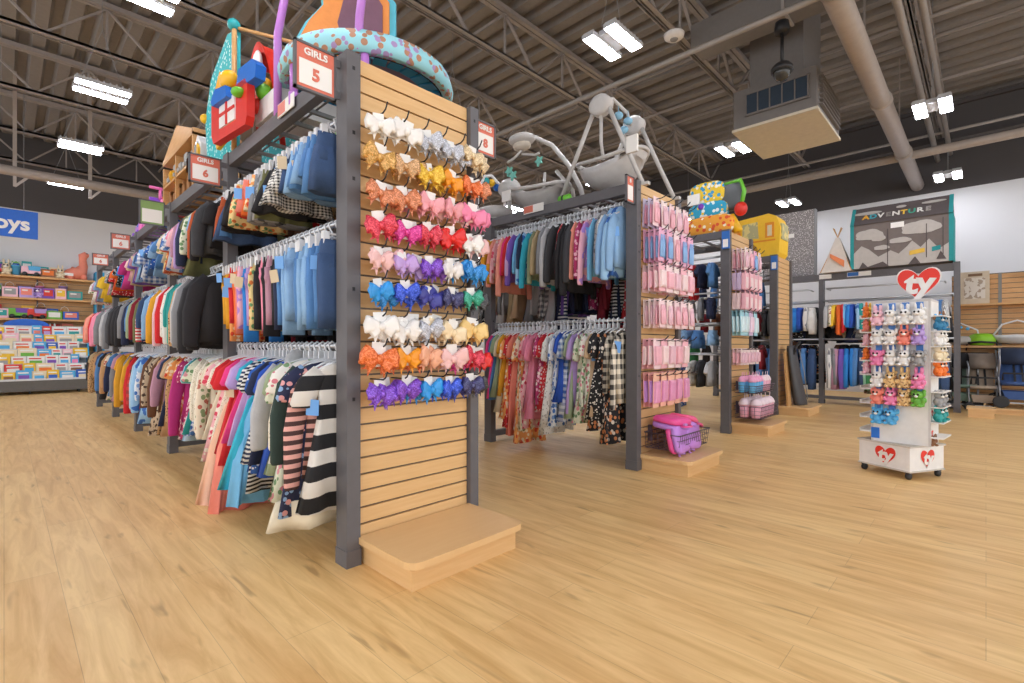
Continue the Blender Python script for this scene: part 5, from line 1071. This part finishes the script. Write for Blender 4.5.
def stroller(label, loc, rz, big, m1, m2):
    t = thing('stroller', label, 'stroller', loc, rz, 'strollers by the slatwall'); hw = .26 if big else .19
    for s in (-1,1):
        wheel(t, s*hw, .25, .12 if big else .08); wheel(t, s*hw, -.3, .11 if big else .08)
        MB().tube([(s*hw,.25,.12),(s*hw,-.02,.55),(s*hw,-.18,.8),(s*hw,.4 if not big else -.1,1.05)], .014, 8).tube([(s*hw,-.3,.1),(s*hw,-.02,.55),(s*hw,.3,1.02)], .014, 8).build('side_frame', AL, t)
    MB().tube([(-hw,.3,1.02),(-hw*.6,.36,1.06),(hw*.6,.36,1.06),(hw,.3,1.02)], .018, 8).build('push_handle', RB, t)
    MB().bar((-hw,-.3,.1),(hw,-.3,.1),.02,.02).bar((-hw,.25,.12),(hw,.25,.12),.02,.02).build('axle', AL, t)
    q = hw-.02
    MB().loft([[(-q,-.3,.42),(q,-.3,.42),(q,-.3,.47),(-q,-.3,.47)],[(-q,.0,.38),(q,.0,.38),(q,.02,.46),(-q,.02,.46)],[(-q,.16,.75),(q,.16,.75),(q,.12,.77),(-q,.12,.77)],[(-q,.24,.96),(q,.24,.96),(q,.2,.97),(-q,.2,.97)]]).build('seat', m1, t)
    rings = []
    for k in range(7):
        a = PI*(.1+.5*k/6); rings.append([(-q-.01,.2-.32*cos(a-.4)*1.0,.72+.34*sin(a-.1)),(q+.01,.2-.32*cos(a-.4),.72+.34*sin(a-.1)),(q-.02,.2-.28*cos(a-.4),.7+.31*sin(a-.1)),(-q+.02,.2-.28*cos(a-.4),.7+.31*sin(a-.1))])
    MB().loft(rings).build('hood', m2, t)
    MB().loft([[(k*q*a,-.1+.2*b*k,z) for a,b in ((-1,-1),(1,-1),(1,1),(-1,1))] for k,z in ((.8,.16),(1,.3),(.97,.3),(.77,.18))],0,False).build('basket', m1, t)
    MB().tube([(-q,-.3,.5),(-q,-.36,.62),(q,-.36,.62),(q,-.3,.5)], .016, 8).build('bumper_bar', RB, t)
    MB().bar((-.05,.14,.8),(-.05,-.06,.46),.03,.008).bar((.05,.14,.8),(.05,-.06,.46),.03,.008).build('harness', RB, t)
NVY = S('stroller_navy','#44629c'); NV2 = S('stroller_dark_navy','#28344e')
stroller('navy bassinet stroller with large hood on the platform', (12.62,-.42,.1), -PI/2+.1, True, NVY, NV2)
stroller('slim umbrella stroller with pale green straps nearest the rack post', (12.9,.3,0), -PI/2, False, S('stroller_sage','#8aa596'), S('stroller_black','#2c2c2f'))
stroller('slim umbrella stroller with beige seat beside the navy stroller', (12.75,.06,0), -PI/2+.1, False, S('stroller_beige','#b9a692'), S('stroller_taupe','#8d7f73'))
stroller('dark stroller standing farther along the slatwall', (12.5,-1.35,.13), -PI/2, True, S('stroller_black','#2c2c2f'), NV2)
t = thing('boxed_baby_seat', 'beige printed carton on the upper slatwall shelf', 'carton', (13.02,-.05,2.015)); MB().box(0,.3,0,.42,0,.62).build('carton', S('carton_beige','#cdbda6'), t); MB().box(-.005,0,.06,.36,.1,.5).build('printed_picture', mat('carton_print','patch','#d8cfc4','#a99786',sc=12), t); MB().box(-.008,-.004,.1,.3,.53,.58).build('title_strip', S('carton_title','#7a5f48'), t)
t = thing('baby_rocker', 'white oval baby rocker with arch on the lower slatwall shelf', 'rocker', (13.16,-.42,1.21))
MB().lathe([(.05,.03),(.24,.05),(.34,.14),(.36,.2),(.33,.2),(.2,.1),(.03,.08)], 20).xf(Matrix.Scale(.6,4,(1,0,0))).build('rocker_shell', S('rocker_white','#dcdcdc',rough=.4), t); MB().tube([(0,-.33,.18),(0,-.2,.4),(0,0,.47),(0,.2,.4),(0,.33,.18)], .016, 8).build('toy_bar', WHITE, t); MB().ball((-.02,.02,.15), .16,.24,.06).build('cushion', S('rocker_grey','#b4b5ba'), t)
t = thing('baby_gym', 'pale mesh baby bouncer with grey arch above the umbrella strollers', 'bouncer', (13.15,.36,1.21))
MB().ball((0,0,.1), .18,.26,.09).build('seat_pad', S('gym_grey','#c3bfbb'), t); MB().tube([(0,-.28,.04),(0,-.24,.3),(0,0,.44),(0,.24,.3),(0,.28,.04)], .014, 8).build('toy_arch', WHITE, t); MB().ball((0,0,.36), .03).ball((0,-.1,.33), .03).build('hanging_toy', pm(6), t)
t = thing('booster_seat', 'lime green baby booster seat on the lower slatwall shelf', 'booster seat', (13.12,.06,1.21))
MB().loft([[(.16*k*cos(a),.2*k*sin(a)*(1),z) for a in [2*PI*i/18 for i in range(18)]] for k,z in ((.75,0),(1,.05),(1.02,.12),(.85,.2),(.5,.23))]).build('seat_shell', S('booster_lime','#8cc929',rough=.5), t); MB().tube([(-.12,-.19,.05),(-.17,0,.07),(-.12,.19,.05)], .02, 8).build('front_rail', DARK, t); MB().tube([(-.02,-.2,.1),(-.02,-.22,-.1)], .012, 6).tube([(-.02,.2,.1),(-.02,.22,-.1)], .012, 6).build('hanging_strap', DARK, t)
t = thing('pale_lamp_box', 'white and blue carton high on the slatwall top', 'carton', (13.1,-.95,2.5)); MB().box(0,.25,0,.4,0,.3).build('carton', WHITE, t); MB().box(-.005,0,.05,.3,.05,.16).build('printed_picture', pm(6), t); MB().box(.05,.2,.05,.3,-.04,0).build('bracket', GREY, t)
print('objects', len(bpy.data.objects), 'garments', NG)
